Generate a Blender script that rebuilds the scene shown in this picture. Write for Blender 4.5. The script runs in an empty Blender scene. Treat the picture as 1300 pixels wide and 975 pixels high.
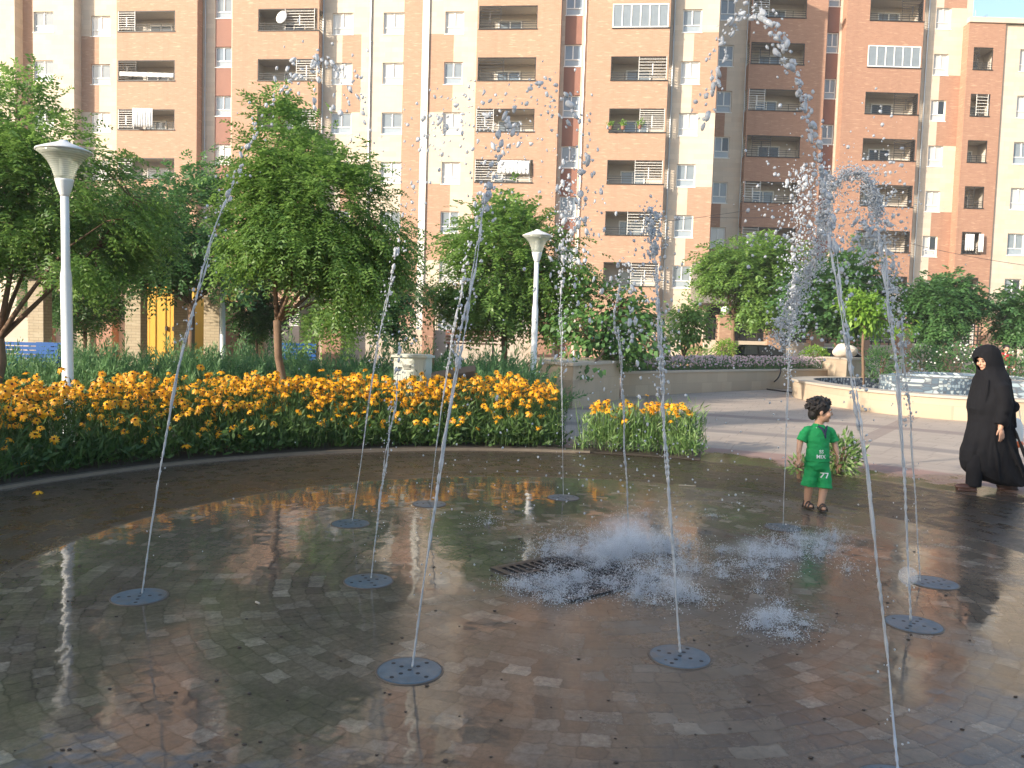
import bpy, bmesh, math, random
import numpy as np
from mathutils import Vector, Matrix

PI = math.pi
R = math.radians
sc = bpy.context.scene
C = sc.collection

# ------------------------------------------------------------------ camera
F_PX, PITCH, ROLL, CAM_H = 1020.0, R(3.5), R(1.75), 1.57
FWD = np.array([0, math.cos(PITCH), -math.sin(PITCH)])
UP0 = np.array([0, math.sin(PITCH), math.cos(PITCH)])
RT0 = np.array([1.0, 0, 0])
RT = math.cos(ROLL) * RT0 + math.sin(ROLL) * UP0
UP = math.cos(ROLL) * UP0 - math.sin(ROLL) * RT0
CO = np.array([0, 0, CAM_H])
cd = bpy.data.cameras.new('camera')
cam = bpy.data.objects.new('camera', cd)
C.objects.link(cam)
cd.sensor_fit = 'HORIZONTAL'; cd.sensor_width = 36; cd.lens = 36 * F_PX / 1300
cd.clip_start = 0.05; cd.clip_end = 2000
m = Matrix.Identity(4)
for i in range(3):
    m[i][0], m[i][1], m[i][2], m[i][3] = RT[i], UP[i], -FWD[i], CO[i]
cam.matrix_world = m
sc.camera = cam

# ------------------------------------------------------------------ light
SUN_EL, SUN_AZ = R(18.5), (-0.83, -0.56)          # low afternoon sun, behind and to the left
w = bpy.data.worlds.new('World'); sc.world = w; w.use_nodes = True
nt = w.node_tree; nt.nodes.clear()
wo = nt.nodes.new('ShaderNodeOutputWorld'); bg = nt.nodes.new('ShaderNodeBackground')
sky = nt.nodes.new('ShaderNodeTexSky'); sky.sky_type = 'NISHITA'; sky.sun_disc = False
sky.sun_elevation = SUN_EL; sky.sun_rotation = math.atan2(SUN_AZ[0], SUN_AZ[1]) % (2 * PI)
sky.air_density = 1.0; sky.dust_density = 1.5; sky.ozone_density = 1.0
bg.inputs[1].default_value = 0.15
nt.links.new(sky.outputs[0], bg.inputs[0]); nt.links.new(bg.outputs[0], wo.inputs[0])
sl = bpy.data.lights.new('sun', 'SUN'); sun = bpy.data.objects.new('sun', sl); C.objects.link(sun)
sl.energy = 3.7; sl.angle = R(0.6); sl.color = (1.0, 0.89, 0.74)
n = math.hypot(*SUN_AZ)
sd = Vector((-SUN_AZ[0] / n * math.cos(SUN_EL), -SUN_AZ[1] / n * math.cos(SUN_EL), -math.sin(SUN_EL)))
sun.rotation_euler = sd.to_track_quat('-Z', 'Y').to_euler()
sc.view_settings.view_transform = 'Standard'; sc.view_settings.look = 'None'
sc.view_settings.exposure = 1.15; sc.view_settings.gamma = 1.0
sc.view_settings.use_curve_mapping = False
sc.cycles.max_bounces = 8; sc.cycles.transparent_max_bounces = 16
sc.cycles.transmission_bounces = 6; sc.cycles.volume_bounces = 4
sc.cycles.caustics_reflective = False; sc.cycles.caustics_refractive = False
sc.cycles.use_denoising = True

# ------------------------------------------------------------------ helpers
def rayd(px, py):
    return FWD + RT * (px - 650) / F_PX - UP * (py - 487.5) / F_PX

def at(px, py, Y):
    d = rayd(px, py); p = CO + d * (Y / d[1]); return Vector(p)

def gnd(px, py, z=0.0):
    d = rayd(px, py); p = CO + d * ((z - CAM_H) / d[2]); return Vector(p)

def tag(o, label=None, cat=None, group=None, kind=None):
    if label: o['label'] = label
    if cat: o['category'] = cat
    if group: o['group'] = group
    if kind: o['kind'] = kind
    return o

def empty(name, loc=(0, 0, 0), rz=0, label=None, cat=None, group=None):
    o = bpy.data.objects.new(name, None); C.objects.link(o)
    o.location = loc; o.rotation_euler = (0, 0, rz); o.empty_display_size = 0.2
    return tag(o, label, cat, group)

def link(name, me, parent=None):
    o = bpy.data.objects.new(name, me); C.objects.link(o)
    if parent: o.parent = parent
    return o

def copy_tree(o, parent=None):
    c = o.copy(); C.objects.link(c)
    if parent: c.parent = parent
    for ch in list(o.children): copy_tree(ch, c)
    return c

class MB:
    def __init__(s): s.v = []; s.f = []; s.m = []
    def face(s, pts, mi=0):
        b = len(s.v); s.v += [tuple(p) for p in pts]; s.f.append(tuple(range(b, b + len(pts)))); s.m.append(mi)
    def box(s, x0, x1, y0, y1, z0, z1, mi=0):
        b = len(s.v)
        s.v += [(x0, y0, z0), (x1, y0, z0), (x1, y1, z0), (x0, y1, z0), (x0, y0, z1), (x1, y0, z1), (x1, y1, z1), (x0, y1, z1)]
        for q in ((0, 3, 2, 1), (4, 5, 6, 7), (0, 1, 5, 4), (1, 2, 6, 5), (2, 3, 7, 6), (3, 0, 4, 7)):
            s.f.append(tuple(b + i for i in q)); s.m.append(mi)
    def tube(s, pts, rad, n=8, mi=0, caps=True, ell=None):
        pts = [Vector(p) for p in pts]
        if not hasattr(rad, '__len__'): rad = [rad] * len(pts)
        b = len(s.v); prev = None
        for i, p in enumerate(pts):
            t = (pts[min(i + 1, len(pts) - 1)] - pts[max(i - 1, 0)])
            if t.length < 1e-9: t = Vector((0, 0, 1))
            t.normalize()
            if prev is None:
                a = Vector((1, 0, 0)) if abs(t.x) < 0.9 else Vector((0, 1, 0))
                u = (a - t * a.dot(t)).normalized()
            else:
                u = (prev - t * prev.dot(t)).normalized()
            prev = u; v = t.cross(u)
            for k in range(n):
                an = 2 * PI * k / n
                e = ell[i] if ell else (1, 1)
                s.v.append(tuple(p + u * math.cos(an) * rad[i] * e[0] + v * math.sin(an) * rad[i] * e[1]))
        for i in range(len(pts) - 1):
            for k in range(n):
                k2 = (k + 1) % n
                s.f.append((b + i * n + k, b + i * n + k2, b + (i + 1) * n + k2, b + (i + 1) * n + k)); s.m.append(mi)
        if caps:
            s.f.append(tuple(b + k for k in range(n - 1, -1, -1))); s.m.append(mi)
            e = b + (len(pts) - 1) * n
            s.f.append(tuple(e + k for k in range(n))); s.m.append(mi)
    def lathe(s, prof, n=24, c=(0, 0, 0), mi=0):
        b = len(s.v)
        for r, z in prof:
            for k in range(n):
                a = 2 * PI * k / n
                s.v.append((c[0] + r * math.cos(a), c[1] + r * math.sin(a), c[2] + z))
        for i in range(len(prof) - 1):
            for k in range(n):
                k2 = (k + 1) % n
                s.f.append((b + i * n + k, b + i * n + k2, b + (i + 1) * n + k2, b + (i + 1) * n + k)); s.m.append(mi)
        if prof[0][0] > 1e-4: s.f.append(tuple(b + k for k in range(n - 1, -1, -1))); s.m.append(mi)
        if prof[-1][0] > 1e-4:
            e = b + (len(prof) - 1) * n; s.f.append(tuple(e + k for k in range(n))); s.m.append(mi)
    def ball(s, c, r, n=12, k=8, sc3=(1, 1, 1), mi=0, rot=None):
        b = len(s.v); c = Vector(c)
        for i in range(k + 1):
            ph = PI * i / k
            for j in range(n):
                a = 2 * PI * j / n
                p = Vector((math.sin(ph) * math.cos(a) * sc3[0], math.sin(ph) * math.sin(a) * sc3[1], math.cos(ph) * sc3[2])) * r
                if rot: p = rot @ p
                s.v.append(tuple(c + p))
        for i in range(k):
            for j in range(n):
                j2 = (j + 1) % n
                s.f.append((b + i * n + j, b + (i + 1) * n + j, b + (i + 1) * n + j2, b + i * n + j2)); s.m.append(mi)
    def mesh(s, name, mats, smooth=False, merge=False):
        me = bpy.data.meshes.new(name); me.from_pydata(s.v, [], s.f)
        for mt in (mats if isinstance(mats, (list, tuple)) else [mats]): me.materials.append(mt)
        if s.m and max(s.m) > 0: me.polygons.foreach_set('material_index', s.m)
        if merge:
            bm = bmesh.new(); bm.from_mesh(me); bmesh.ops.remove_doubles(bm, verts=bm.verts, dist=1e-4)
            bmesh.ops.recalc_face_normals(bm, faces=bm.faces); bm.to_mesh(me); bm.free()
        if smooth: me.polygons.foreach_set('use_smooth', [True] * len(me.polygons))
        me.update(); return me
    def build(s, name, mats, parent=None, smooth=False, merge=False):
        return link(name, s.mesh(name, mats, smooth, merge), parent)

def np_mesh(name, V, Fq, mat, smooth=False):
    """V (n,3), Fq (m,k) arrays"""
    me = bpy.data.meshes.new(name); V = np.asarray(V, np.float32); Fq = np.asarray(Fq, np.int32)
    k = Fq.shape[1]
    me.vertices.add(len(V)); me.vertices.foreach_set('co', V.ravel())
    me.loops.add(Fq.size); me.loops.foreach_set('vertex_index', Fq.ravel())
    me.polygons.add(len(Fq)); me.polygons.foreach_set('loop_start', np.arange(0, Fq.size, k, dtype=np.int32))
    try: me.polygons.foreach_set('loop_total', np.full(len(Fq), k, np.int32))
    except Exception: pass
    me.materials.append(mat)
    me.update(calc_edges=True); me.validate()
    if smooth: me.polygons.foreach_set('use_smooth', [True] * len(me.polygons))
    return me

# ------------------------------------------------------------------ materials
class NT:
    def __init__(s, name):
        s.m = bpy.data.materials.new(name); s.m.use_nodes = True
        s.t = s.m.node_tree; s.t.nodes.clear()
        s.out = s.t.nodes.new('ShaderNodeOutputMaterial')
    def n(s, typ, **kw):
        nd = s.t.nodes.new('ShaderNode' + typ)
        for k, v in kw.items():
            if k.startswith('i_'):
                key = k[2:]; key = int(key) if key.isdigit() else key.replace('_', ' ')
                s.set(nd, key, v)
            else: setattr(nd, k, v)
        return nd
    def set(s, nd, key, v):
        if isinstance(v, bpy.types.NodeSocket): s.t.links.new(v, nd.inputs[key])
        elif isinstance(v, bpy.types.Node): s.t.links.new(v.outputs[0], nd.inputs[key])
        else: nd.inputs[key].default_value = v
    def math(s, op, a, b=None, c=None, clamp=False):
        nd = s.t.nodes.new('ShaderNodeMath'); nd.operation = op; nd.use_clamp = clamp
        s.set(nd, 0, a)
        if b is not None: s.set(nd, 1, b)
        if c is not None: s.set(nd, 2, c)
        return nd.outputs[0]
    def mix(s, f, a, b, blend='MIX'):
        nd = s.t.nodes.new('ShaderNodeMix'); nd.data_type = 'RGBA'; nd.blend_type = blend
        for k, v in ((0, f), (6, a), (7, b)):
            if isinstance(v, (bpy.types.NodeSocket, bpy.types.Node)): s.set(nd, k, v)
            elif k == 0: nd.inputs[0].default_value = v
            else: nd.inputs[k].default_value = (*v[:3], 1)
        return nd.outputs[2]
    def ramp(s, f, stops, interp='LINEAR'):
        nd = s.t.nodes.new('ShaderNodeValToRGB'); nd.color_ramp.interpolation = interp
        e = nd.color_ramp.elements
        while len(e) < len(stops): e.new(0.5)
        for el, (p, c) in zip(e, stops):
            el.position = p; el.color = (*c, 1) if hasattr(c, '__len__') else (c, c, c, 1)
        s.set(nd, 0, f); return nd.outputs[0]
    def noise(s, vec=None, scale=5, detail=4, rough=0.6, dim='3D'):
        nd = s.t.nodes.new('ShaderNodeTexNoise'); nd.noise_dimensions = dim
        nd.inputs['Scale'].default_value = scale; nd.inputs['Detail'].default_value = detail; nd.inputs['Roughness'].default_value = rough
        if vec is not None: s.set(nd, 'Vector', vec)
        return nd.outputs[0]
    def coord(s, which='Object'): return s.t.nodes.new('ShaderNodeTexCoord').outputs[which]
    def mapping(s, vec, scale=(1, 1, 1), loc=(0, 0, 0)):
        nd = s.t.nodes.new('ShaderNodeMapping'); nd.inputs['Scale'].default_value = scale; nd.inputs['Location'].default_value = loc
        s.set(nd, 0, vec); return nd.outputs[0]
    def bump(s, h, strength=0.3, dist=0.01):
        nd = s.t.nodes.new('ShaderNodeBump'); nd.inputs['Strength'].default_value = strength; nd.inputs['Distance'].default_value = dist
        s.set(nd, 'Height', h); return nd.outputs[0]
    def principled(s, col, rough=0.6, **kw):
        nd = s.t.nodes.new('ShaderNodeBsdfPrincipled')
        if isinstance(col, (bpy.types.NodeSocket, bpy.types.Node)): s.set(nd, 'Base Color', col)
        else: nd.inputs['Base Color'].default_value = (*col, 1)
        s.set(nd, 'Roughness', rough)
        for k, v in kw.items(): s.set(nd, k.replace('_', ' '), v)
        s.t.links.new(nd.outputs[0], s.out.inputs[0]); return nd

def simple(name, col, rough=0.6, var=0.12, scale=6, metal=0.0, bump=0.0, **kw):
    t = NT(name); ns = t.noise(t.coord(), scale, 5, 0.65)
    c = t.mix(ns, tuple(x * (1 - var) for x in col), tuple(min(1, x * (1 + var)) for x in col))
    args = dict(Metallic=metal); args.update(kw)
    if bump: args['Normal'] = t.bump(t.noise(t.coord(), scale * 6, 4), bump, 0.01)
    t.principled(c, rough, **args); return t.m

def m_brick(name, base, dark, light, mortar):
    """facing brick, courses of 7 cm, odd pale and dark bricks, faint weathering"""
    t = NT(name); g = t.coord()
    s_ = t.n('SeparateXYZ', i_0=g)
    along = t.math('ADD', s_.outputs[0], s_.outputs[1])
    vec = t.n('CombineXYZ', i_0=along, i_1=s_.outputs[2]).outputs[0]
    br = t.n('TexBrick', i_Vector=vec, i_Scale=1.0, i_Mortar_Size=0.006, i_Mortar_Smooth=0.3, i_Bias=0.0)
    br.inputs['Brick Width'].default_value = 0.24; br.inputs['Row Height'].default_value = 0.075
    br.inputs['Color1'].default_value = (*base, 1); br.inputs['Color2'].default_value = (*dark, 1); br.inputs['Mortar'].default_value = (*mortar, 1)
    streak = t.noise(t.mapping(vec, (1.7, 11, 1)), 1.0, 2, 0.5)
    st = t.ramp(streak, [(0.60, 0.0), (0.68, 1.0)])
    c = t.mix(t.math('MULTIPLY', st, 0.55), br.outputs[0], light)
    blot = t.noise(vec, 0.35, 5, 0.6)
    c = t.mix(t.math('MULTIPLY', blot, 0.5), c, tuple(x * 0.75 for x in base))
    run = t.noise(t.mapping(vec, (1.6, 0.09, 1)), 1.0, 5, 0.7)
    c = t.mix(t.ramp(run, [(0.52, 0.0), (0.78, 0.35)]), c, tuple(x * 0.55 for x in base))
    t.principled(c, 0.85, Normal=t.bump(br.outputs[1], -0.25, 0.006)); return t.m

def m_render(name, col, joint=True, var=0.1):
    """cream stone facing: slabs with faint joints and water streaks"""
    t = NT(name); g = t.coord(); s_ = t.n('SeparateXYZ', i_0=g)
    along = t.math('ADD', s_.outputs[0], s_.outputs[1])
    vec = t.n('CombineXYZ', i_0=along, i_1=s_.outputs[2]).outputs[0]
    br = t.n('TexBrick', i_Vector=vec, i_Scale=1.0, i_Mortar_Size=0.005, i_Mortar_Smooth=0.2)
    br.inputs['Brick Width'].default_value = 0.8; br.inputs['Row Height'].default_value = 0.305
    a = tuple(x * (1 - var) for x in col)
    br.inputs['Color1'].default_value = (*col, 1); br.inputs['Color2'].default_value = (*a, 1); br.inputs['Mortar'].default_value = (*[x * 0.78 for x in col], 1)
    st = t.noise(t.mapping(vec, (2.5, 0.25, 1)), 1.0, 5, 0.65)
    c = t.mix(t.ramp(st, [(0.5, 0.0), (0.8, 0.35)]), br.outputs[0], tuple(x * 0.7 for x in col))
    pat = t.noise(t.mapping(vec, (0.5, 1.6, 1)), 1.0, 4, 0.6)
    c = t.mix(t.ramp(pat, [(0.5, 0.0), (0.72, 0.35)]), c, (col[0] * 0.95, col[1] * 0.8, col[2] * 0.68))
    t.principled(c, 0.8); return t.m

def m_leaf(name, a, b, c2, transl=0.35, rough=0.45):
    t = NT(name)
    geo = t.n('NewGeometry')
    rnd = geo.outputs['Random Per Island']
    col = t.ramp(rnd, [(0.0, a), (0.55, b), (1.0, c2)])
    big = t.noise(t.coord(), 0.9, 3, 0.6)
    col = t.mix(t.ramp(big, [(0.35, 0.0), (0.7, 0.6)]), col, tuple(min(1, x * 1.35) for x in c2))
    p = t.principled(col, rough)
    tr = t.n('BsdfTranslucent', i_0=t.mix(0.5, col, tuple(min(1, x * 1.6) for x in c2)))
    mx = t.n('MixShader', i_0=transl, i_1=p, i_2=tr)
    t.t.links.new(mx.outputs[0], t.out.inputs[0]); return t.m

def m_petal(name, a, b):
    t = NT(name); geo = t.n('NewGeometry'); oi = t.n('ObjectInfo')
    col = t.ramp(t.math('FRACT', t.math('ADD', geo.outputs['Random Per Island'], oi.outputs['Random'])), [(0, a), (1, b)])
    p = t.principled(col, 0.5); tr = t.n('BsdfTranslucent', i_0=col)
    mx = t.n('MixShader', i_0=0.35, i_1=p, i_2=tr); t.t.links.new(mx.outputs[0], t.out.inputs[0]); return t.m

def m_glass(name, col, rough=0.06, stripes=None):
    """window pane: reflective glass over what is drawn behind it (curtain or dark room)"""
    t = NT(name); g = t.coord()
    if stripes:
        wv = t.n('TexWave', i_0=t.mapping(g, (1, 1, 0.04)), i_Scale=stripes, i_Distortion=2.5)
        c = t.mix(wv.outputs[1], tuple(x * 0.72 for x in col), col)
    else:
        c = t.mix(t.noise(g, 2.5, 2), tuple(x * 0.7 for x in col), col)
    t.principled(c, rough, **{'Coat_Weight': 0.5, 'Coat_Roughness': 0.02}); return t.m

M = {}
M['brick'] = m_brick('orange_brick', (0.45, 0.283, 0.197), (0.405, 0.24, 0.158), (0.70, 0.52, 0.36), (0.48, 0.31, 0.21))
M['brick2'] = m_brick('red_brick', (0.40, 0.225, 0.15), (0.34, 0.18, 0.12), (0.62, 0.42, 0.28), (0.40, 0.24, 0.17))
M['cream'] = m_render('cream_stone', (0.63, 0.53, 0.42), var=0.14)
M['white_strip'] = simple('white_plaster', (0.82, 0.78, 0.70), 0.7, 0.05)
M['infill'] = simple('rust_panel', (0.26, 0.125, 0.09), 0.7, 0.15, 2)
M['soffit'] = simple('balcony_plaster', (0.56, 0.51, 0.45), 0.8, 0.1)
M['pvc'] = simple('white_pvc', (0.80, 0.79, 0.76), 0.35, 0.03)
M['pane_lower'] = m_glass('frosted_pane', (0.36, 0.42, 0.47), 0.2)
M['pane_grey'] = m_glass('grey_pane', (0.25, 0.29, 0.32))
M['pane_curtain'] = m_glass('curtained_pane', (0.62, 0.61, 0.58), 0.1, 9)
M['pane_dark'] = m_glass('dark_pane', (0.03, 0.035, 0.04))
M['pane_blue'] = m_glass('sky_pane', (0.22, 0.28, 0.34), 0.05)
M['black_iron'] = simple('black_iron', (0.035, 0.032, 0.03), 0.5, 0.2)
M['white_iron'] = simple('white_iron', (0.72, 0.70, 0.66), 0.45, 0.06)
M['roof_dark'] = simple('roof_felt', (0.07, 0.07, 0.07), 0.8)
M['white_paint'] = simple('white_lamp_paint', (0.70, 0.71, 0.70), 0.35, 0.08, 3)
M['steel'] = simple('galvanised_sheet', (0.45, 0.47, 0.48), 0.4, 0.1, 3, 0.6)
M['cloth'] = simple('white_cloth', (0.78, 0.77, 0.74), 0.9, 0.05)
M['bark'] = simple('tree_bark', (0.17, 0.105, 0.065), 0.9, 0.4, 9, bump=0.6)
M['bark_pale'] = simple('pale_bark', (0.30, 0.24, 0.18), 0.9, 0.3, 9, bump=0.6)
M['leaf_a'] = m_leaf('feathery_leaf', (0.065, 0.145, 0.036), (0.11, 0.22, 0.052), (0.20, 0.32, 0.07), 0.45)
M['leaf_b'] = m_leaf('dark_leaf', (0.04, 0.11, 0.04), (0.06, 0.155, 0.05), (0.10, 0.205, 0.06), 0.4)
M['leaf_c'] = m_leaf('broad_leaf', (0.045, 0.11, 0.035), (0.065, 0.155, 0.045), (0.13, 0.25, 0.06), 0.3, 0.4)
M['leaf_d'] = m_leaf('lime_leaf', (0.08, 0.19, 0.02), (0.15, 0.28, 0.03), (0.22, 0.36, 0.05))
M['juniper'] = m_leaf('juniper_needles', (0.05, 0.13, 0.05), (0.08, 0.18, 0.065), (0.14, 0.26, 0.09), 0.25, 0.6)
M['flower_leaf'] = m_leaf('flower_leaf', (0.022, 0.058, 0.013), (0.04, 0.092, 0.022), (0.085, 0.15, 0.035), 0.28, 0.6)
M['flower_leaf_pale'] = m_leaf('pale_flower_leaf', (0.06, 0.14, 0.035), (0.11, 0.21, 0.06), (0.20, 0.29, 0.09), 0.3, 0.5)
M['petal'] = m_petal('golden_petal', (0.84, 0.31, 0.008), (0.93, 0.56, 0.018))
M['cone'] = simple('dark_flower_cone', (0.045, 0.018, 0.01), 0.9, 0.3, 40)
M['stem'] = simple('flower_stem', (0.06, 0.12, 0.03), 0.7)
M['pink_petal'] = m_petal('pale_pink_petal', (0.62, 0.42, 0.50), (0.80, 0.70, 0.74))
M['white_petal'] = m_petal('white_petal', (0.75, 0.75, 0.68), (0.85, 0.85, 0.80))
M['soil'] = simple('garden_soil', (0.06, 0.043, 0.03), 0.95, 0.35, 5, bump=0.8)
M['stone_cream'] = m_render('planter_stone', (0.47, 0.375, 0.27), var=0.16)
M['coping'] = simple('pale_coping', (0.44, 0.38, 0.305), 0.75, 0.12, 4)
M['blue'] = simple('blue_bench_paint', (0.015, 0.10, 0.34), 0.45, 0.12)
M['cyan'] = simple('cyan_paint', (0.06, 0.42, 0.55), 0.5)
M['yellow'] = simple('yellow_sheet', (0.68, 0.38, 0.045), 0.5, 0.08, 2)
M['cabinet'] = simple('cabinet_grey', (0.56, 0.57, 0.50), 0.45, 0.06, 2)
M['timber'] = simple('weathered_timber', (0.22, 0.17, 0.13), 0.8, 0.3, 12)
M['dark_timber'] = simple('dark_timber', (0.055, 0.04, 0.03), 0.8, 0.3, 12)
M['black_fabric'] = simple('black_chador', (0.006, 0.006, 0.008), 0.9, 0.2, 8, **{'Specular IOR Level': 0.25})
M['skin'] = simple('skin', (0.50, 0.28, 0.19), 0.55, 0.06, 12)
M['child_skin'] = simple('child_skin', (0.52, 0.30, 0.20), 0.5, 0.06, 12)
M['hair'] = simple('dark_hair', (0.014, 0.010, 0.009), 0.5, 0.3, 40, bump=0.6)
M['green'] = simple('green_jersey', (0.010, 0.30, 0.085), 0.8, 0.25, 14, bump=0.15)
M['navy'] = simple('navy_trim', (0.02, 0.03, 0.07), 0.8)
M['print'] = simple('white_print', (0.75, 0.78, 0.75), 0.7, 0.1)
M['leather'] = simple('brown_leather', (0.065, 0.030, 0.022), 0.4, 0.2)
M['sandal'] = simple('dark_sandal', (0.06, 0.045, 0.035), 0.6, 0.2)
M['red'] = simple('red_shirt', (0.50, 0.03, 0.035), 0.8)
M['car_dark'] = simple('dark_car_paint', (0.02, 0.026, 0.024), 0.25, 0.05, 3, 0.3)
M['car_silver'] = simple('silver_car_paint', (0.5, 0.5, 0.48), 0.3, 0.05, 3, 0.4)
M['rubber'] = simple('rubber', (0.02, 0.02, 0.02), 0.8)
M['globe'] = simple('opal_globe', (0.85, 0.84, 0.80), 0.25, 0.02)
t = NT('wet_steel_plate'); g_ = t.coord('Object'); oi = t.n('ObjectInfo')
vv = t.n('VectorMath', operation='ADD', i_0=g_); t.set(vv, 1, t.n('CombineXYZ', i_0=t.math('MULTIPLY', oi.outputs['Random'], 9.0)))
c_ = t.mix(t.ramp(t.noise(vv, 11, 5, 0.7), [(0.35, 0.0), (0.7, 1.0)]), (0.055, 0.105, 0.145), (0.115, 0.165, 0.20))
c_ = t.mix(t.ramp(t.noise(vv, 5, 5, 0.7), [(0.52, 0.0), (0.7, 0.8)]), c_, (0.12, 0.10, 0.075))
t.principled(c_, t.math('ADD', 0.18, t.math('MULTIPLY', t.noise(vv, 8, 3), 0.4)), Metallic=0.2); M['plate'] = t.m
M['hole'] = simple('dark_hole', (0.008, 0.009, 0.01), 0.6)
M['grate'] = simple('wet_grate_iron', (0.04, 0.043, 0.047), 0.35, 0.25, 8, 0.4)
M['orange_plastic'] = simple('orange_bag', (0.75, 0.16, 0.04), 0.5)
M['teal'] = simple('teal_paint', (0.06, 0.36, 0.30), 0.5)
M['rock'] = simple('pale_rock', (0.62, 0.54, 0.46), 0.9, 0.2, 4, bump=0.5)

# clear reflecting lamp glass: ribbed translucent plastic
t = NT('lamp_diffuser')
wv_ = t.n('TexWave', i_0=t.coord(), i_Scale=14.0, bands_direction='Z')
pr_ = t.n('BsdfPrincipled'); pr_.inputs['Base Color'].default_value = (0.78, 0.80, 0.74, 1); pr_.inputs['Roughness'].default_value = 0.12
tl_ = t.n('BsdfTranslucent', i_0=(0.8, 0.82, 0.76, 1)); m1_ = t.n('MixShader', i_0=0.5, i_1=pr_, i_2=tl_)
tp_ = t.n('BsdfTransparent', i_0=(0.93, 0.95, 0.9, 1))
m2_ = t.n('MixShader', i_0=t.math('ADD', 0.45, t.math('MULTIPLY', wv_.outputs[1], 0.2)), i_1=tp_, i_2=m1_); t.t.links.new(m2_.outputs[0], t.out.inputs[0]); M['diffuser'] = t.m
# water: mostly clear, partly white where air is mixed in, with a wet glint
def m_water(name, clear, white, gloss):
    t = NT(name)
    tr = t.n('BsdfTransparent', i_0=(0.97, 0.98, 1.0, 1)); rf = t.n('BsdfRefraction', i_0=(0.97, 0.98, 1.0, 1), i_1=0.02, i_2=1.20)
    df = t.n('BsdfDiffuse', i_0=(0.90, 0.93, 0.97, 1)); tl = t.n('BsdfTranslucent', i_0=(0.90, 0.93, 0.97, 1)); gl = t.n('BsdfGlossy', i_1=0.06)
    wh = t.n('MixShader', i_0=0.5, i_1=df, i_2=tl)
    cl = t.n('MixShader', i_0=0.45, i_1=tr, i_2=rf)
    body = t.n('MixShader', i_0=white, i_1=cl, i_2=wh)
    fr = t.n('Fresnel', i_0=1.33)
    mx = t.n('MixShader', i_0=t.math('MULTIPLY', fr, gloss, clamp=True), i_1=body, i_2=gl)
    t.t.links.new(mx.outputs[0], t.out.inputs[0]); return t.m
M['water'] = m_water('water', 0.6, 0.76, 1.1); M['foam'] = m_water('aerated_water', 0.4, 0.72, 0.8)
t = NT('blurred_drop_film')  # clear film with pale rim, for the sphere standing in for a blurred droplet
lw = t.n('LayerWeight', i_Blend=0.28)
tr = t.n('BsdfTransparent'); df = t.n('BsdfPrincipled'); df.inputs['Base Color'].default_value = (0.9, 0.9, 0.9, 1); df.inputs['Roughness'].default_value = 0.15
fac = t.math('ADD', t.math('MULTIPLY', t.math('POWER', lw.outputs[1], 3.0), 0.85), 0.17)
mx = t.n('MixShader', i_0=fac, i_1=tr, i_2=df); t.t.links.new(mx.outputs[0], t.out.inputs[0]); M['blurred_drop'] = t.m

PAD_C = Vector((0.50, 5.25, 0)); PAD_R = 5.55

def polar_nodes(t):
    g = t.coord(); s_ = t.n('SeparateXYZ', i_0=g)
    x, y = s_.outputs[0], s_.outputs[1]
    r = t.math('SQRT', t.math('ADD', t.math('MULTIPLY', x, x), t.math('MULTIPLY', y, y)))
    th = t.math('ARCTAN2', x, t.math('MULTIPLY', y, -1.0))
    return g, r, th

def pavers(t, r, th, w, L):
    ring = t.math('FLOOR', t.math('DIVIDE', r, w))
    rc = t.math('MULTIPLY', t.math('ADD', ring, 0.5), w)
    wn = t.n('TexWhiteNoise', noise_dimensions='1D'); t.set(wn, 'W', ring)
    u = t.math('ADD', t.math('DIVIDE', t.math('MULTIPLY', th, rc), L), t.math('MULTIPLY', wn.outputs[0], 7.3))
    cell = t.math('FLOOR', u); fu = t.math('SUBTRACT', u, cell); fr = t.math('SUBTRACT', t.math('DIVIDE', r, w), ring)
    wn2 = t.n('TexWhiteNoise', noise_dimensions='2D'); t.set(wn2, 'Vector', t.n('CombineXYZ', i_0=cell, i_1=ring))
    du = t.math('MINIMUM', fu, t.math('SUBTRACT', 1.0, fu)); dr = t.math('MINIMUM', fr, t.math('SUBTRACT', 1.0, fr))
    edge = t.math('MINIMUM', t.math('MULTIPLY', du, L), t.math('MULTIPLY', dr, w))
    return wn2.outputs[0], wn2.outputs[1], edge

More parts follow.
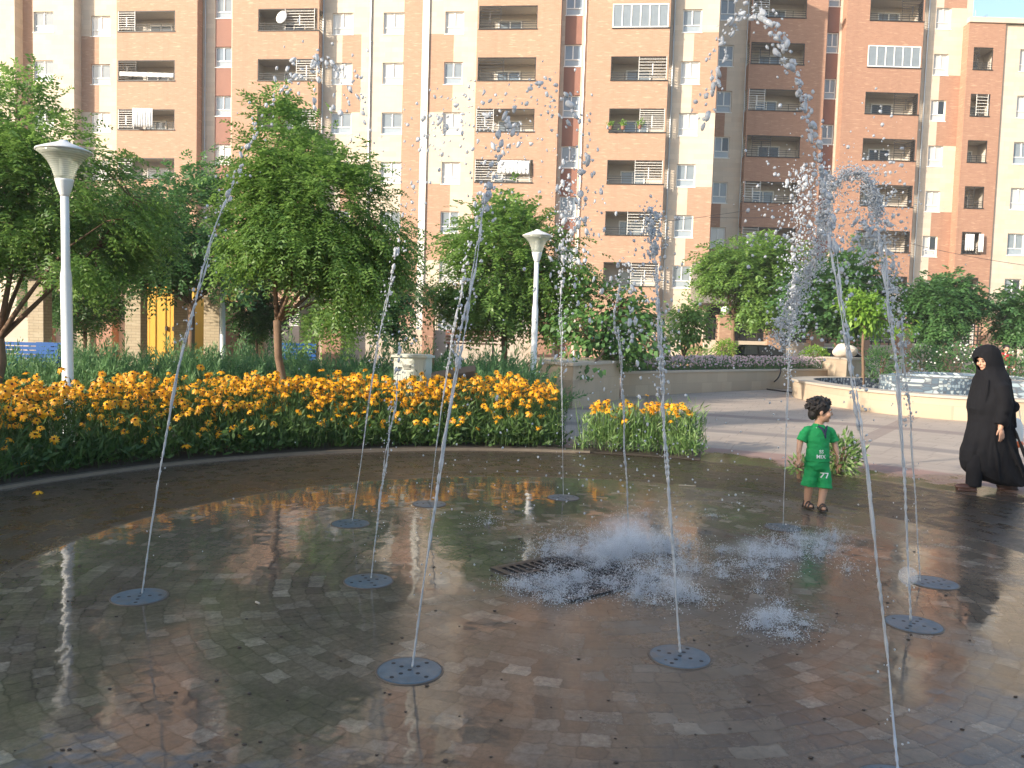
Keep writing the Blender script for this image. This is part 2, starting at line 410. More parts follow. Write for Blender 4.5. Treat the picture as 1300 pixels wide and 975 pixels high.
def m_wet_pad():
    t = NT('wet_pavers'); g0 = t.coord()
    nz = t.n('TexNoise', i_Vector=g0, i_Scale=2.2, i_Detail=3.0)
    off = t.n('VectorMath', operation='SUBTRACT', i_0=nz.outputs[1]); off.inputs[1].default_value = (0.5, 0.5, 0.5)
    sc_ = t.n('VectorMath', operation='SCALE', i_0=off); sc_.inputs['Scale'].default_value = 0.13
    nz2 = t.n('TexNoise', i_Vector=g0, i_Scale=16.0, i_Detail=2.0)
    off2 = t.n('VectorMath', operation='SUBTRACT', i_0=nz2.outputs[1]); off2.inputs[1].default_value = (0.5, 0.5, 0.5)
    sc2 = t.n('VectorMath', operation='SCALE', i_0=off2); sc2.inputs['Scale'].default_value = 0.045
    a1 = t.n('VectorMath', operation='ADD', i_0=g0, i_1=sc_); g = t.n('VectorMath', operation='ADD', i_0=a1, i_1=sc2).outputs[0]
    s_ = t.n('SeparateXYZ', i_0=g); x, y = s_.outputs[0], s_.outputs[1]
    r = t.math('SQRT', t.math('ADD', t.math('MULTIPLY', x, x), t.math('MULTIPLY', y, y))); th = t.math('ARCTAN2', x, t.math('MULTIPLY', y, -1.0))
    rv, rc, edge = pavers(t, r, th, 0.098, 0.118)
    col = t.ramp(rv, [(0.0, (0.125, 0.098, 0.073)), (0.35, (0.168, 0.132, 0.097)), (0.62, (0.20, 0.156, 0.112)), (0.84, (0.225, 0.184, 0.14)), (0.93, (0.28, 0.235, 0.182)), (0.98, (0.40, 0.335, 0.255))])
    blot = t.noise(g0, 0.8, 6, 0.7)
    col = t.mix(t.ramp(blot, [(0.38, 0.0), (0.62, 0.8)]), col, (0.130, 0.106, 0.079))
    stain = t.noise(g0, 3.4, 6, 0.75)
    col = t.mix(t.ramp(stain, [(0.48, 0.0), (0.72, 0.65)]), col, (0.075, 0.062, 0.048))
    lime = t.noise(t.mapping(g0, (1, 1, 1), (7, 3, 0)), 2.1, 6, 0.72)
    col = t.mix(t.ramp(lime, [(0.56, 0.0), (0.76, 0.6)]), col, (0.21, 0.19, 0.165))
    fine = t.noise(g0, 30, 5, 0.8)
    col = t.mix(t.ramp(fine, [(0.35, 0.55), (0.65, 0.0)]), col, (0.050, 0.043, 0.036))
    joint = t.math('MULTIPLY', t.ramp(edge, [(0.0, 1.0), (0.009, 0.0)]), t.ramp(t.noise(g0, 1.3, 4, 0.6), [(0.34, 0.08), (0.64, 0.65)]))
    col = t.mix(joint, col, (0.045, 0.037, 0.029))
    s0 = t.n('SeparateXYZ', i_0=g0); r0 = t.math('SQRT', t.math('ADD', t.math('MULTIPLY', s0.outputs[0], s0.outputs[0]), t.math('MULTIPLY', s0.outputs[1], s0.outputs[1])))
    outer = t.math('GREATER_THAN', r0, 3.62)
    col = t.mix(t.math('MULTIPLY', outer, 0.88), col, t.mix(stain, (0.026, 0.019, 0.013), (0.060, 0.045, 0.031)))
    line = t.math('MULTIPLY', t.math('GREATER_THAN', r0, 3.60), t.math('LESS_THAN', r0, 3.65))
    col = t.mix(t.math('MULTIPLY', line, 0.55), col, (0.15, 0.115, 0.08))
    # standing film of water: mirror smooth where it lies deep, rougher where stones stand proud
    film = t.noise(t.mapping(g0, (1, 1, 1), (2.3, 0.4, 0)), 0.5, 5, 0.62)
    film = t.math('SUBTRACT', film, t.math('MULTIPLY', t.ramp(t.math('DIVIDE', t.math('SUBTRACT', 0.3, s0.outputs[0]), 3.0), [(0.0, 0.0), (1.0, 1.0)]), 0.20))
    dry = t.ramp(film, [(0.42, 0.0), (0.60, 1.0)])
    dry = t.math('MAXIMUM', dry, outer)
    rg = t.math('ADD', 0.05, t.math('MULTIPLY', dry, t.math('ADD', 0.12, t.math('MULTIPLY', rv, 0.22))))
    rg = t.math('ADD', rg, t.math('MULTIPLY', t.ramp(fine, [(0.45, 0.0), (0.8, 1.0)]), t.math('MULTIPLY', dry, 0.28)))
    ripple = t.noise(t.mapping(g0, (1.0, 0.8, 1)), 4.5, 2, 0.5)
    h = t.math('ADD', t.math('MULTIPLY', ripple, 0.42), t.math('MULTIPLY', t.noise(g0, 17, 2, 0.5), 0.05))
    h = t.math('ADD', h, t.math('MULTIPLY', t.math('MULTIPLY', t.ramp(edge, [(0.0, 0.0), (0.014, 1.0)]), dry), 0.10))
    h = t.math('ADD', h, t.math('MULTIPLY', t.math('MULTIPLY', fine, dry), 0.14))
    h = t.math('ADD', h, t.math('MULTIPLY', t.math('MULTIPLY', rv, dry), 0.12))
    t.principled(col, rg, IOR=1.33, Normal=t.bump(h, 0.35, 0.02)); return t.m

def m_plaza():
    t = NT('plaza_paving'); g, r, th = polar_nodes(t)
    band = t.ramp(t.math('DIVIDE', r, 20.0), [
        (0.0, (0.36, 0.27, 0.21)), (0.285, (0.34, 0.26, 0.21)), (0.305, (0.33, 0.19, 0.15)), (0.345, (0.35, 0.21, 0.17)), (0.35, (0.45, 0.365, 0.29)),
        (0.45, (0.47, 0.385, 0.305)), (0.455, (0.27, 0.23, 0.20)), (0.475, (0.27, 0.23, 0.20)), (0.48, (0.48, 0.395, 0.315)),
        (0.60, (0.46, 0.375, 0.295)), (0.605, (0.28, 0.22, 0.19)), (0.63, (0.28, 0.22, 0.19)), (0.635, (0.47, 0.385, 0.305)), (1.0, (0.44, 0.36, 0.29))])
    rv, rc, edge = pavers(t, r, th, 0.40, 0.60)
    col = t.mix(t.math('MULTIPLY', rv, 0.30), band, (0.28, 0.23, 0.19))
    col = t.mix(t.ramp(edge, [(0.0, 0.55), (0.012, 0.0)]), col, (0.16, 0.13, 0.11))
    # radial spokes
    sp = t.math('ABSOLUTE', t.math('SUBTRACT', t.math('FRACT', t.math('MULTIPLY', th, 16 / (2 * PI))), 0.5))
    sp = t.math('LESS_THAN', t.math('MULTIPLY', sp, t.math('MULTIPLY', r, 2 * PI / 16)), 0.14)
    col = t.mix(t.math('MULTIPLY', sp, 0.55), col, (0.25, 0.18, 0.15))
    ns = t.noise(g, 0.7, 6, 0.7)
    col = t.mix(t.ramp(ns, [(0.42, 0.0), (0.75, 0.5)]), col, (0.26, 0.21, 0.17))
    fine = t.noise(g, 14, 4, 0.7)
    col = t.mix(t.math('MULTIPLY', t.ramp(fine, [(0.5, 0.0), (0.8, 1.0)]), 0.25), col, (0.2, 0.16, 0.13))
    # overspill of water round the pad
    wet = t.math('ADD', t.math('SUBTRACT', 6.6, r), t.math('MULTIPLY', t.math('SUBTRACT', ns, 0.5), 4.0))
    wet = t.ramp(wet, [(0.0, 0.0), (0.5, 1.0)])
    col = t.mix(wet, col, t.mix(0.75, col, (0.045, 0.032, 0.022)))
    rg = t.math('SUBTRACT', 0.75, t.math('MULTIPLY', wet, 0.62))
    t.principled(col, rg, Normal=t.bump(t.math('ADD', t.math('MULTIPLY', fine, 0.4), t.ramp(edge, [(0.0, 0.0), (0.012, 1.0)])), 0.25, 0.006)); return t.m

M['pad'] = m_wet_pad(); M['plaza'] = m_plaza()

def m_mosaic(name, a, b, c, scale):
    t = NT(name); g = t.coord(); s_ = t.n('SeparateXYZ', i_0=g)
    al = t.math('ADD', s_.outputs[0], t.math('MULTIPLY', s_.outputs[1], 1.0))
    vec = t.n('CombineXYZ', i_0=al, i_1=s_.outputs[2]).outputs[0]
    v = t.n('TexVoronoi', i_Vector=vec, i_Scale=scale); v.inputs['Randomness'].default_value = 0.6
    f = t.n('TexVoronoi', i_Vector=vec, i_Scale=scale, feature='DISTANCE_TO_EDGE'); f.inputs['Randomness'].default_value = 0.6
    sep = t.n('SeparateColor', i_0=v.outputs[1])
    col = t.ramp(sep.outputs[0], [(0.0, a), (0.42, b), (0.75, c)], 'CONSTANT')
    col = t.mix(t.ramp(f.outputs[0], [(0.0, 1.0), (0.14, 0.0)]), col, (0.09, 0.10, 0.12))
    t.principled(col, 0.2); return t.m
M['mosaic'] = m_mosaic('blue_white_mosaic', (0.10, 0.14, 0.18), (0.42, 0.47, 0.47), (0.27, 0.34, 0.38), 13.0)
M['mosaic_dark'] = m_mosaic('dark_blue_mosaic', (0.03, 0.04, 0.06), (0.28, 0.31, 0.33), (0.06, 0.08, 0.11), 13.0)

# ------------------------------------------------------------------ setting
def sheet(name, pts, z, mat, sub=None):
    b = MB(); b.face([(x, y, z) for x, y in pts]); o = b.build(name, mat); return tag(o, kind='structure')

g = sheet('ground', [(-600, -600), (600, -600), (600, 900), (-600, 900)], -0.012, simple('park_ground', (0.20, 0.18, 0.14), 0.95, 0.3, 0.3))
# plaza ring around the wet pad, its origin at the pad centre so that its pattern is concentric
b = MB(); NR = 128
for i in range(NR):
    a0, a1 = 2 * PI * i / NR, 2 * PI * (i + 1) / NR
    for r0, r1 in ((PAD_R, 7.0), (7.0, 12), (12, 20), (20, 34)):
        b.face([(r0 * math.cos(a0), r0 * math.sin(a0), 0), (r1 * math.cos(a0), r1 * math.sin(a0), 0), (r1 * math.cos(a1), r1 * math.sin(a1), 0), (r0 * math.cos(a1), r0 * math.sin(a1), 0)])
o = b.build('plaza_paving', M['plaza'], merge=True); o.location = PAD_C; tag(o, kind='structure')
b = MB(); b.face([(PAD_R * math.cos(2 * PI * i / NR), PAD_R * math.sin(2 * PI * i / NR), 0.0) for i in range(NR)])
o = b.build('splash_pad_paving', M['pad']); o.location = PAD_C; tag(o, kind='structure')

def arc_pts(r, a0, a1, n):
    return [(PAD_C.x + r * math.cos(R(a0 + (a1 - a0) * i / n)), PAD_C.y + r * math.sin(R(a0 + (a1 - a0) * i / n))) for i in range(n + 1)]

def arc_wall(b, r0, r1, a0, a1, z0, z1, n=48, c=None, mi=0):
    cx, cy = (c or PAD_C)[0:2]
    P = lambda r, a, z: (cx + r * math.cos(R(a)), cy + r * math.sin(R(a)), z)
    for i in range(n):
        p, q = a0 + (a1 - a0) * i / n, a0 + (a1 - a0) * (i + 1) / n
        b.face([P(r0, p, z0), P(r0, q, z0), P(r0, q, z1), P(r0, p, z1)], mi)
        b.face([P(r1, q, z0), P(r1, p, z0), P(r1, p, z1), P(r1, q, z1)], mi)
        b.face([P(r0, p, z1), P(r0, q, z1), P(r1, q, z1), P(r1, p, z1)], mi)
    for a in (a0, a1):
        b.face([P(r0, a, z0), P(r1, a, z0), P(r1, a, z1), P(r0, a, z1)], mi)

b = MB(); arc_wall(b, 5.59, 5.665, 84, 200, 0.0, 0.03, 90)
o = b.build('kerb', simple('wet_kerb', (0.16, 0.13, 0.10), 0.4, 0.3, 6)); tag(o, kind='structure')
# garden soil: sector behind the kerb
b = MB()
inner = arc_pts(5.67, 87.5, 200, 60); outer = arc_pts(19, 87.5, 200, 60)
for i in range(60): b.face([(*inner[i], 0.03), (*outer[i], 0.03), (*outer[i + 1], 0.03), (*inner[i + 1], 0.03)])
o = b.build('garden_soil', M['soil']); tag(o, kind='structure')
b = MB()
inner = arc_pts(5.565, 69, 86, 20); outer = arc_pts(6.45, 70, 86, 20)
for i in range(20): b.face([(*inner[i], 0.006), (*outer[i], 0.006), (*outer[i + 1], 0.006), (*inner[i + 1], 0.006)])
o = b.build('small_bed_soil', M['soil']); tag(o, kind='structure')

# ------------------------------------------------------------------ apartment buildings
FH = 3.05
WIN = {}
def window_src(w, h, glass, open_dark):
    key = (round(w, 2), round(h, 2), glass, open_dark)
    if key in WIN: return WIN[key]
    b = MB(); t_ = 0.06; zt = h * 0.30
    b.box(-w / 2, -w / 2 + t_, -0.03, 0.04, 0, h); b.box(w / 2 - t_, w / 2, -0.03, 0.04, 0, h)
    b.box(-w / 2 + t_, w / 2 - t_, -0.03, 0.04, 0, t_); b.box(-w / 2 + t_, w / 2 - t_, -0.03, 0.04, h - t_, h)
    b.box(-w / 2 + t_, w / 2 - t_, -0.028, 0.038, zt, zt + t_); b.box(-0.035, 0.035, -0.026, 0.036, zt + t_, h - t_)
    b.box(-w / 2 - 0.05, w / 2 + 0.05, -0.16, 0.03, -0.05, -0.002)
    fr = b.mesh('window', M['pvc'])
    p = MB(); a = w / 2 - t_
    p.face([(-a, 0.015, zt + t_), (-0.035, 0.015, zt + t_), (-0.035, 0.015, h - t_), (-a, 0.015, h - t_)])
    p.face([(0.035, 0.018, zt + t_), (a, 0.018, zt + t_), (a, 0.018, h - t_), (0.035, 0.018, h - t_)], 1)
    p.face([(-a, 0.012, t_), (a, 0.012, t_), (a, 0.012, zt), (-a, 0.012, zt)], 2)
    pm = p.mesh('pane', [M[glass], M['pane_dark'] if open_dark else M[glass], M['pane_lower'] if glass != 'pane_curtain' else M['pane_curtain']])
    WIN[key] = (fr, pm); return WIN[key]

def add_window(root, u, v, z, w, h, glass, open_dark=False):
    fr, pm = window_src(w, h, glass, open_dark)
    o = link('window', fr, root); o.location = (u, v, z)
    link('pane', pm, o); return o

class Facade:
    def __init__(s, name, label, P0, ang, ztop, depth, seed):
        s.P0 = P0; s.ang = ang; s.u = (math.cos(ang), math.sin(ang)); s.nv = (-math.sin(ang), math.cos(ang))
        s.root = empty(name, (P0[0], P0[1], 0), ang, label, 'apartment building', 'apartment blocks')
        s.ztop = ztop; s.depth = depth; s.rnd = random.Random(seed)
        s.wall = MB(); s.mats = [M['brick'], M['cream'], M['infill'], M['soffit'], M['white_strip'], M['roof_dark']]
        s.ext = [1e9, -1e9]
    def hit(s, px, py, v):
        d = rayd(px, py)
        ox, oy = s.P0[0] + s.nv[0] * v, s.P0[1] + s.nv[1] * v
        k = (ox * s.nv[0] + oy * s.nv[1]) / (d[0] * s.nv[0] + d[1] * s.nv[1])
        X, Y = d[0] * k, d[1] * k
        return (X - s.P0[0]) * s.u[0] + (Y - s.P0[1]) * s.u[1]
    def grid(s, u0, u1, v, holes, matf, reveal, z0=0.0, z1=None, ucuts=(), zcuts=()):
        z1 = z1 or s.ztop
        us = sorted(set([u0, u1] + [h[0] for h in holes] + [h[1] for h in holes] + [c for c in ucuts if u0 < c < u1]))
        zs = sorted(set([z0, z1] + [h[2] for h in holes] + [h[3] for h in holes] + [c for c in zcuts if z0 < c < z1]))
        for i in range(len(us) - 1):
            for j in range(len(zs) - 1):
                uc, zc = (us[i] + us[i + 1]) / 2, (zs[j] + zs[j + 1]) / 2
                if any(h[0] < uc < h[1] and h[2] < zc < h[3] for h in holes): continue
                s.wall.face([(us[i], v, zs[j]), (us[i + 1], v, zs[j]), (us[i + 1], v, zs[j + 1]), (us[i], v, zs[j + 1])], matf(uc, zc))
        for a, b_, c, d in holes:
            mi = matf(a - 0.01, (c + d) / 2); q = v + reveal
            s.wall.face([(a, v, c), (a, q, c), (a, q, d), (a, v, d)], mi); s.wall.face([(b_, v, d), (b_, q, d), (b_, q, c), (b_, v, c)], mi)
            s.wall.face([(a, v, d), (a, q, d), (b_, q, d), (b_, v, d)], mi); s.wall.face([(a, v, c), (b_, v, c), (b_, q, c), (a, q, c)], mi)
        s.ext = [min(s.ext[0], u0), max(s.ext[1], u1)]
    def side(s, u, v0, v1, mi, holes=()):
        zs = sorted(set([0, s.ztop] + [h[0] for h in holes] + [h[1] for h in holes]))
        for j in range(len(zs) - 1):
            zc = (zs[j] + zs[j + 1]) / 2
            if any(h[0] < zc < h[1] for h in holes): continue
            s.wall.face([(u, v0, zs[j]), (u, v1, zs[j]), (u, v1, zs[j + 1]), (u, v0, zs[j + 1])], mi)
    def plain(s, pa, pb, v, wins, sills, wh, base=1, patches=(), phase=None, yref=100, glass=('pane_grey', 'pane_curtain'), fill=None, gfloor=True):
        u0, u1 = s.hit(pa, yref, v), s.hit(pb, yref, v)
        holes = []; ws = []
        for wa, wb in wins:
            a, b_ = s.hit(wa, yref, v), s.hit(wb, yref, v)
            for k, z in enumerate(sills):
                if z + wh < s.ztop - 0.3 and z > 0.3: holes.append((a, b_, z, z + wh)); ws.append((a, b_, z, k))
        pu = [(s.hit(a, yref, v), s.hit(b_, yref, v)) for a, b_ in patches]
        bands = []
        if phase is not None:
            for k in range(-6, 12):
                if (k - phase) % 3 == 0:      # brick patch spans from one sill to the window head two rows below
                    zt = sills[0] - FH * (k - 1); zb = sills[0] - FH * (k + 1) + wh
                    bands.append((zb, zt))
        wcol = [(s.hit(a, yref, v), s.hit(b_, yref, v)) for a, b_ in wins]
        def matf(u, z):
            if fill is not None and any(a - 0.03 < u < b_ + 0.03 for a, b_ in wcol): return fill
            if any(a < u < b_ for a, b_ in pu) and any(c < z < d for c, d in bands): return 0
            return base
        s.grid(u0, u1, v, holes, matf, 0.17, ucuts=[x for p in pu for x in p], zcuts=[x for p in bands for x in p])
        for a, b_, z, k in ws:
            gl = s.rnd.choice(glass); add_window(s.root, (a + b_) / 2, v + 0.13, z, b_ - a, wh, gl, s.rnd.random() < 0.16)
        return u0, u1
    def bay(s, pa, pb, ba, bb, sills, oh, side_open, vback, variants, yref=100, bd=1.5, mi=0):
        u0, u1 = s.hit(pa, yref, 0), s.hit(pb, yref, 0)
        a, b_ = s.hit(ba, yref, 0), s.hit(bb, yref, 0)
        if side_open == 'R': b_ = u1 - 0.10
        if side_open == 'L': a = u0 + 0.10
        rows = [(k, z) for k, z in enumerate(sills) if z + oh < s.ztop - 0.3 and z > 0.3]
        holes = [(a, b_, z, z + oh) for k, z in rows]
        s.grid(u0, u1, 0, holes, lambda u, z: mi, 0.12)
        hz = [(z, z + oh) for k, z in rows]
        s.side(u0, 0.0, vback + 0.02, mi, hz if side_open == 'L' else ())
        s.side(u1, 0.0, vback + 0.02, mi, hz if side_open == 'R' else ())
        for k, z in rows:
            i0, i1 = a - (0.06 if side_open == 'L' else 0.25), b_ + (0.06 if side_open == 'R' else 0.25)
            zf, zc = z - 0.95, z + oh + 0.03
            W = s.wall
            W.face([(i0, bd, zf), (i1, bd, zf), (i1, bd, zc), (i0, bd, zc)], 3)
            W.face([(i0, 0.125, zc), (i1, 0.125, zc), (i1, bd, zc), (i0, bd, zc)], 3)
            W.face([(i0, 0.125, zf), (i1, 0.125, zf), (i1, bd, zf), (i0, bd, zf)], 3)
            for uu, sd_ in ((i0, 'L'), (i1, 'R')):
                v0 = vback + 0.03 if sd_ == side_open else 0.125
                W.face([(uu, v0, zf), (uu, bd, zf), (uu, bd, zc), (uu, v0, zc)], 3)
            # sliding door behind
            wd = 1.5; uc = (a + b_) / 2 + s.rnd.uniform(-0.3, 0.2)
            b2 = MB()
            for q in (-wd / 2, -0.04, wd / 2 - 0.08): b2.box(uc + q, uc + q + 0.08, bd - 0.08, bd - 0.01, zf + 0.02, z + oh - 0.35)
            b2.box(uc - wd / 2, uc + wd / 2, bd - 0.085, bd - 0.012, z + oh - 0.43, z + oh - 0.35)
            b2.box(uc - wd / 2, uc + wd / 2, bd - 0.085, bd - 0.012, z + 0.02, z + 0.09)
            d_ = b2.build('balcony_door', M['pvc'], s.root)
            b2 = MB(); b2.face([(uc - wd / 2, bd - 0.04, zf + 0.02), (uc + wd / 2, bd - 0.04, zf + 0.02), (uc + wd / 2, bd - 0.04, z + oh - 0.36), (uc - wd / 2, bd - 0.04, z + oh - 0.36)])
            b2.build('pane', M[s.rnd.choice(['pane_blue', 'pane_grey', 'pane_dark'])], d_)
            # railing
            rl = MB(); var = variants[k % len(variants)]
            rl.box(a - 0.02, b_ + 0.12 if side_open == 'R' else b_ + 0.02, -0.05, 0.11, z - 0.045, z + 0.015)
            for q in (0.16, 0.30, 0.44): rl.box(a, b_, 0.03, 0.055, z + q, z + q + 0.025)
            rl.box(a, a + 0.05, 0.02, 0.07, z + 0.015, z + oh); rl.box(b_ - 0.05, b_, 0.02, 0.07, z + 0.015, z + oh)
            rl.box(a, b_, 0.02, 0.07, z + oh - 0.05, z + oh - 0.004)
            for q in range(1, 4): rl.box(a + (b_ - a) * q / 4 - 0.012, a + (b_ - a) * q / 4 + 0.012, 0.03, 0.056, z + 0.015, z + 0.46)
            if side_open:
                uu = b_ if side_open == 'R' else a
                for q in (0.1, 0.25, 0.4, 0.55, 0.7, 0.85, 1.0, 1.13): rl.box(uu - 0.015, uu + 0.015, 0.07, vback, z + q, z + q + 0.035)
            ro = rl.build('balcony_railing', M['black_iron'], s.root)
            if var == 'glazed':
                gz = MB()
                for q in range(7): gz.box(a + (b_ - a - 0.06) * q / 6, a + (b_ - a - 0.06) * q / 6 + 0.06, -0.03, 0.018, z + 0.02, z + oh - 0.002)
                gz.box(a, b_, -0.032, 0.016, z + 0.02, z + 0.09); gz.box(a, b_, -0.032, 0.016, z + oh - 0.07, z + oh - 0.003)
                go = gz.build('glazing_frame', M['pvc'], s.root)
                gp = MB(); gp.face([(a, 0.0, z + 0.05), (b_, 0.0, z + 0.05), (b_, 0.0, z + oh - 0.03), (a, 0.0, z + oh - 0.03)])
                gp.build('pane', M['pane_grey'], go)
            elif var:
                gr = MB(); fa, fb, den, mat = var
                ga, gb = a + (b_ - a) * fa, a + (b_ - a) * fb
                nb = den
                for q in range(1, nb): gr.box(ga, gb, 0.0, 0.028, z + oh * q / nb, z + oh * q / nb + 0.03)
                for q in (ga, gb - 0.03): gr.box(q, q + 0.03, -0.002, 0.026, z + 0.02, z + oh - 0.01)
                if den > 7:
                    mid = (ga + gb) / 2
                    gr.box(mid - 0.03, mid + 0.03, -0.004, 0.024, z + 0.3, z + oh * 0.7)
                gr.build('grille', M[mat], ro)
        return u0, u1
    def finish(s):
        u0, u1 = s.ext; W = s.wall; v0, v1 = 1.2, s.depth
        W.box(u0 + 0.02, u1 - 0.02, 2.2, v1, 0, s.ztop - 0.02, 1)
        W.face([(u0, 0, s.ztop), (u1, 0, s.ztop), (u1, v1, s.ztop), (u0, v1, s.ztop)], 5)
        for u in (u0, u1): W.face([(u, 0.76, 0), (u, v1, 0), (u, v1, s.ztop), (u, 0.76, s.ztop)], 1)
        W.build('wall', s.mats, s.root)
        r_ = MB(); r_.box(u0 - 0.06, u1 + 0.06, -0.10, 0.25, s.ztop + 0.003, s.ztop + 0.35); r_.build('parapet', M['cream'], s.root)

def drain_pipe(F, px, v):
    u = F.hit(px, 100, v); b = MB(); b.tube([(u, v - 0.07, 0.3), (u, v - 0.07, F.ztop + 0.002)], 0.045, 8)
    for k in range(9): b.box(u - 0.06, u + 0.06, v - 0.10, v - 0.003, 1.5 + k * 3.0, 1.56 + k * 3.0)
    b.build('drain_pipe', M['steel'] if v > 0.5 else M['cream'], F.root)
BI, WI = 'black_iron', 'white_iron'
# --- left pair of blocks share one facade line, slightly turned towards the camera
P_L = at(185, 411, 52.0); P_R = at(810, 431, 48.9)
angL = math.atan2(P_R.y - P_L.y, P_R.x - P_L.x)
sL = [20.0 + FH * (1 - k) for k in range(8)]          # balcony and window sills, top row first
sS = [z - 1.98 for z in [20.0 + FH * 2] + sL]
RC = 0.75
A = Facade('apartment_building', 'left apartment block of orange brick with a satellite dish on an upper balcony', (P_L.x, P_L.y), angL, 27.0, 14, 1)
A.plain(-120, 8, 1.3, [(-70, -44)], sL, 1.3)
A.plain(8, 19, 0.0, [], sL, 1.3, base=1); A.side(A.hit(19, 100, 0), 0, RC, 1)
A.plain(19.5, 42, RC, [], sL, 1.3, base=0)
A.plain(42, 94, 0.0, [(43, 68)], sL, 1.28); A.side(A.hit(94, 100, 0), 0, RC, 1)
A.side(A.hit(42, 100, 0), 0, RC, 1)
A.plain(94, 148.5, RC, [(115.5, 140)], sL, 1.28, patches=[(100, 126)], phase=2)
A.bay(148, 250, 149, 222, sL, 1.27, 'L', RC, [(0, .25, 9, WI), (0, .30, 9, WI), (0, .32, 9, BI), (0, .28, 9, WI), (0, .25, 8, WI)])
A.plain(250.3, 298, RC, [(273, 293.5)], sS, 1.27, fill=2, glass=('pane_grey', 'pane_curtain', 'pane_blue'))
A.bay(294.5, 404, 327, 403, sL, 1.32, 'R', RC, [(.55, .95, 9, WI), (.45, .95, 8, WI), (.65, 1, 9, WI), (0.6, 1, 9, WI)])
A.plain(404.3, 512, RC, [(421, 447), (485.5, 512)], sL, 1.32, patches=[(434, 458)], phase=2)
A.plain(512, 535, RC - 0.06, [], sL, 1.3, base=0)
A.side(A.hit(512, 100, RC), RC - 0.06, RC, 0)
A.plain(535, 540.5, RC - 0.10, [], sL, 1.3, base=4)
drain_pipe(A, 261, RC); drain_pipe(A, 410, RC); drain_pipe(A, 470, RC)
A.finish()
B_ = Facade('apartment_building', 'central apartment block behind the second lamp, orange brick with a glazed balcony at the top', (P_L.x, P_L.y), angL, 27.0, 14, 2)
B_.plain(540.6, 543.5, RC - 0.10, [], sL, 1.3, base=4)
B_.plain(543.5, 604.5, RC, [(563.5, 587)], sL, 1.35, patches=[(543.5, 575)], phase=2, glass=('pane_curtain', 'pane_curtain', 'pane_grey'))
B_.bay(604, 710, 605, 680, sL, 1.37, 'L', RC, [(0, .3, 8, BI), (0, .38, 8, BI), (0, .45, 7, BI), (0, .3, 10, WI), (0, .95, 9, WI), (0, .5, 9, WI)])
B_.plain(710.3, 747, RC, [(715.5, 737)], sS, 1.32, fill=2, glass=('pane_blue', 'pane_blue', 'pane_grey'))
B_.bay(744.5, 848, 775, 847, sL, 1.40, 'R', RC, [(.6, 1, 8, BI), 'glazed', (.5, 1, 8, WI), (.55, 1, 11, WI), (.5, 1, 9, WI), (.4, 1, 8, WI), (.5, 1, 9, WI)])
B_.plain(848.3, 910, RC, [(864, 888)], sL, 1.35, patches=[(879, 910)], phase=2, glass=('pane_curtain', 'pane_grey'))
drain_pipe(B_, 741, RC); drain_pipe(B_, 853, RC)
B_.finish()
# --- right pair
angR = 0.0
PR = at(1000, 436, 54.9)
sR = [23.2 + FH * (1 - k) for k in range(9)]
sRs = [z + 1.12 for z in sR]
D_ = Facade('apartment_building', 'tall red brick apartment block at right, its left half in shade', (PR.x, PR.y), angR, 27.4, 14, 3)
D_.mats[0] = M['brick2']
D_.plain(870, 950, RC, [(911, 930)], sR, 1.42, patches=[(900, 922.5)], phase=0, glass=('pane_grey', 'pane_curtain', 'pane_grey'))
D_.bay(950, 1047, 951, 1020, sR, 1.40, 'L', RC, [(0, .3, 8, WI), (0, .3, 9, WI), (0, .35, 8, BI), (0, .3, 9, WI), (.1, .45, 10, BI)])
D_.plain(1047.3, 1072, RC, [(1047.4, 1062)], sRs, 1.34, fill=2, glass=('pane_blue', 'pane_grey'))
D_.bay(1071, 1169, 1100, 1168, sR, 1.42, 'R', RC, [(.55, 1, 9, BI), (.6, 1, 9, BI), 'glazed', (.55, 1, 10, BI), (.6, 1, 9, BI), (.5, 1, 10, BI), (.4, 1, 9, BI)])
D_.plain(1169.3, 1230, RC, [(1184, 1203)], [z - 0.15 for z in sR], 1.40, patches=[(1193, 1222)], phase=0, glass=('pane_curtain', 'pane_grey', 'pane_curtain'))
drain_pipe(D_, 1067, RC); drain_pipe(D_, 1174, RC); drain_pipe(D_, 946, RC)
D_.finish()
E_ = Facade('apartment_building', 'lower cream and brick apartment block at the right edge with a cooler on its roof', (PR.x, PR.y), angR, 23.25, 13.9, 4)
E_.mats[0] = M['brick2']
sE = [20.2 + FH * (0 - k) for k in range(7)]
E_.bay(1226.5, 1273, 1234, 1259, sE, 1.45, None, RC, [(0, 0.3, 8, BI), (.3, .9, 7, WI), None, (0, .5, 8, BI), (0, .5, 8, BI)], bd=1.6)
E_.plain(1273.3, 1420, 0.12, [(1293, 1315), (1370, 1392)], sE, 1.45, glass=('pane_curtain', 'pane_grey'))
E_.finish()

# unseen apartment block, added behind the camera to throw shade on the splash pad
shade_block = empty('apartment_building', (-118, -36.0, 0), 0, 'unseen apartment block added across the court to shade the splash pad', 'apartment building')
b = MB(); b.box(0, 84, -14, 0, 0, 27); b.build('wall', M['cream'], shade_block)
b = MB()
for i in range(12): b.box(2 + i * 7, 5 + i * 7, 0.003, 0.4, 0, 26.5)
b.build('brick_bay', M['brick'], shade_block)

# ------------------------------------------------------------------ things on the buildings
o = MB()
o.lathe([(0.0, 0.06), (0.25, 0.03), (0.42, -0.03), (0.43, -0.045), (0.25, 0.005), (0.0, 0.03)], 24)
o.tube([(0, 0, -0.0), (0, 0.0, -0.4)], 0.03)
dish = o.build('satellite_dish', M['white_paint'], smooth=True)
tag(dish, 'round white satellite dish on an upper balcony of the left block', 'satellite dish')
p = at(357, 21, 50.85); dish.location = p; dish.rotation_euler = (R(80), 0, R(-12)); dish.scale = (0.85, 1.05, 1)
dish.rotation_euler = (R(72), 0, R(-15))

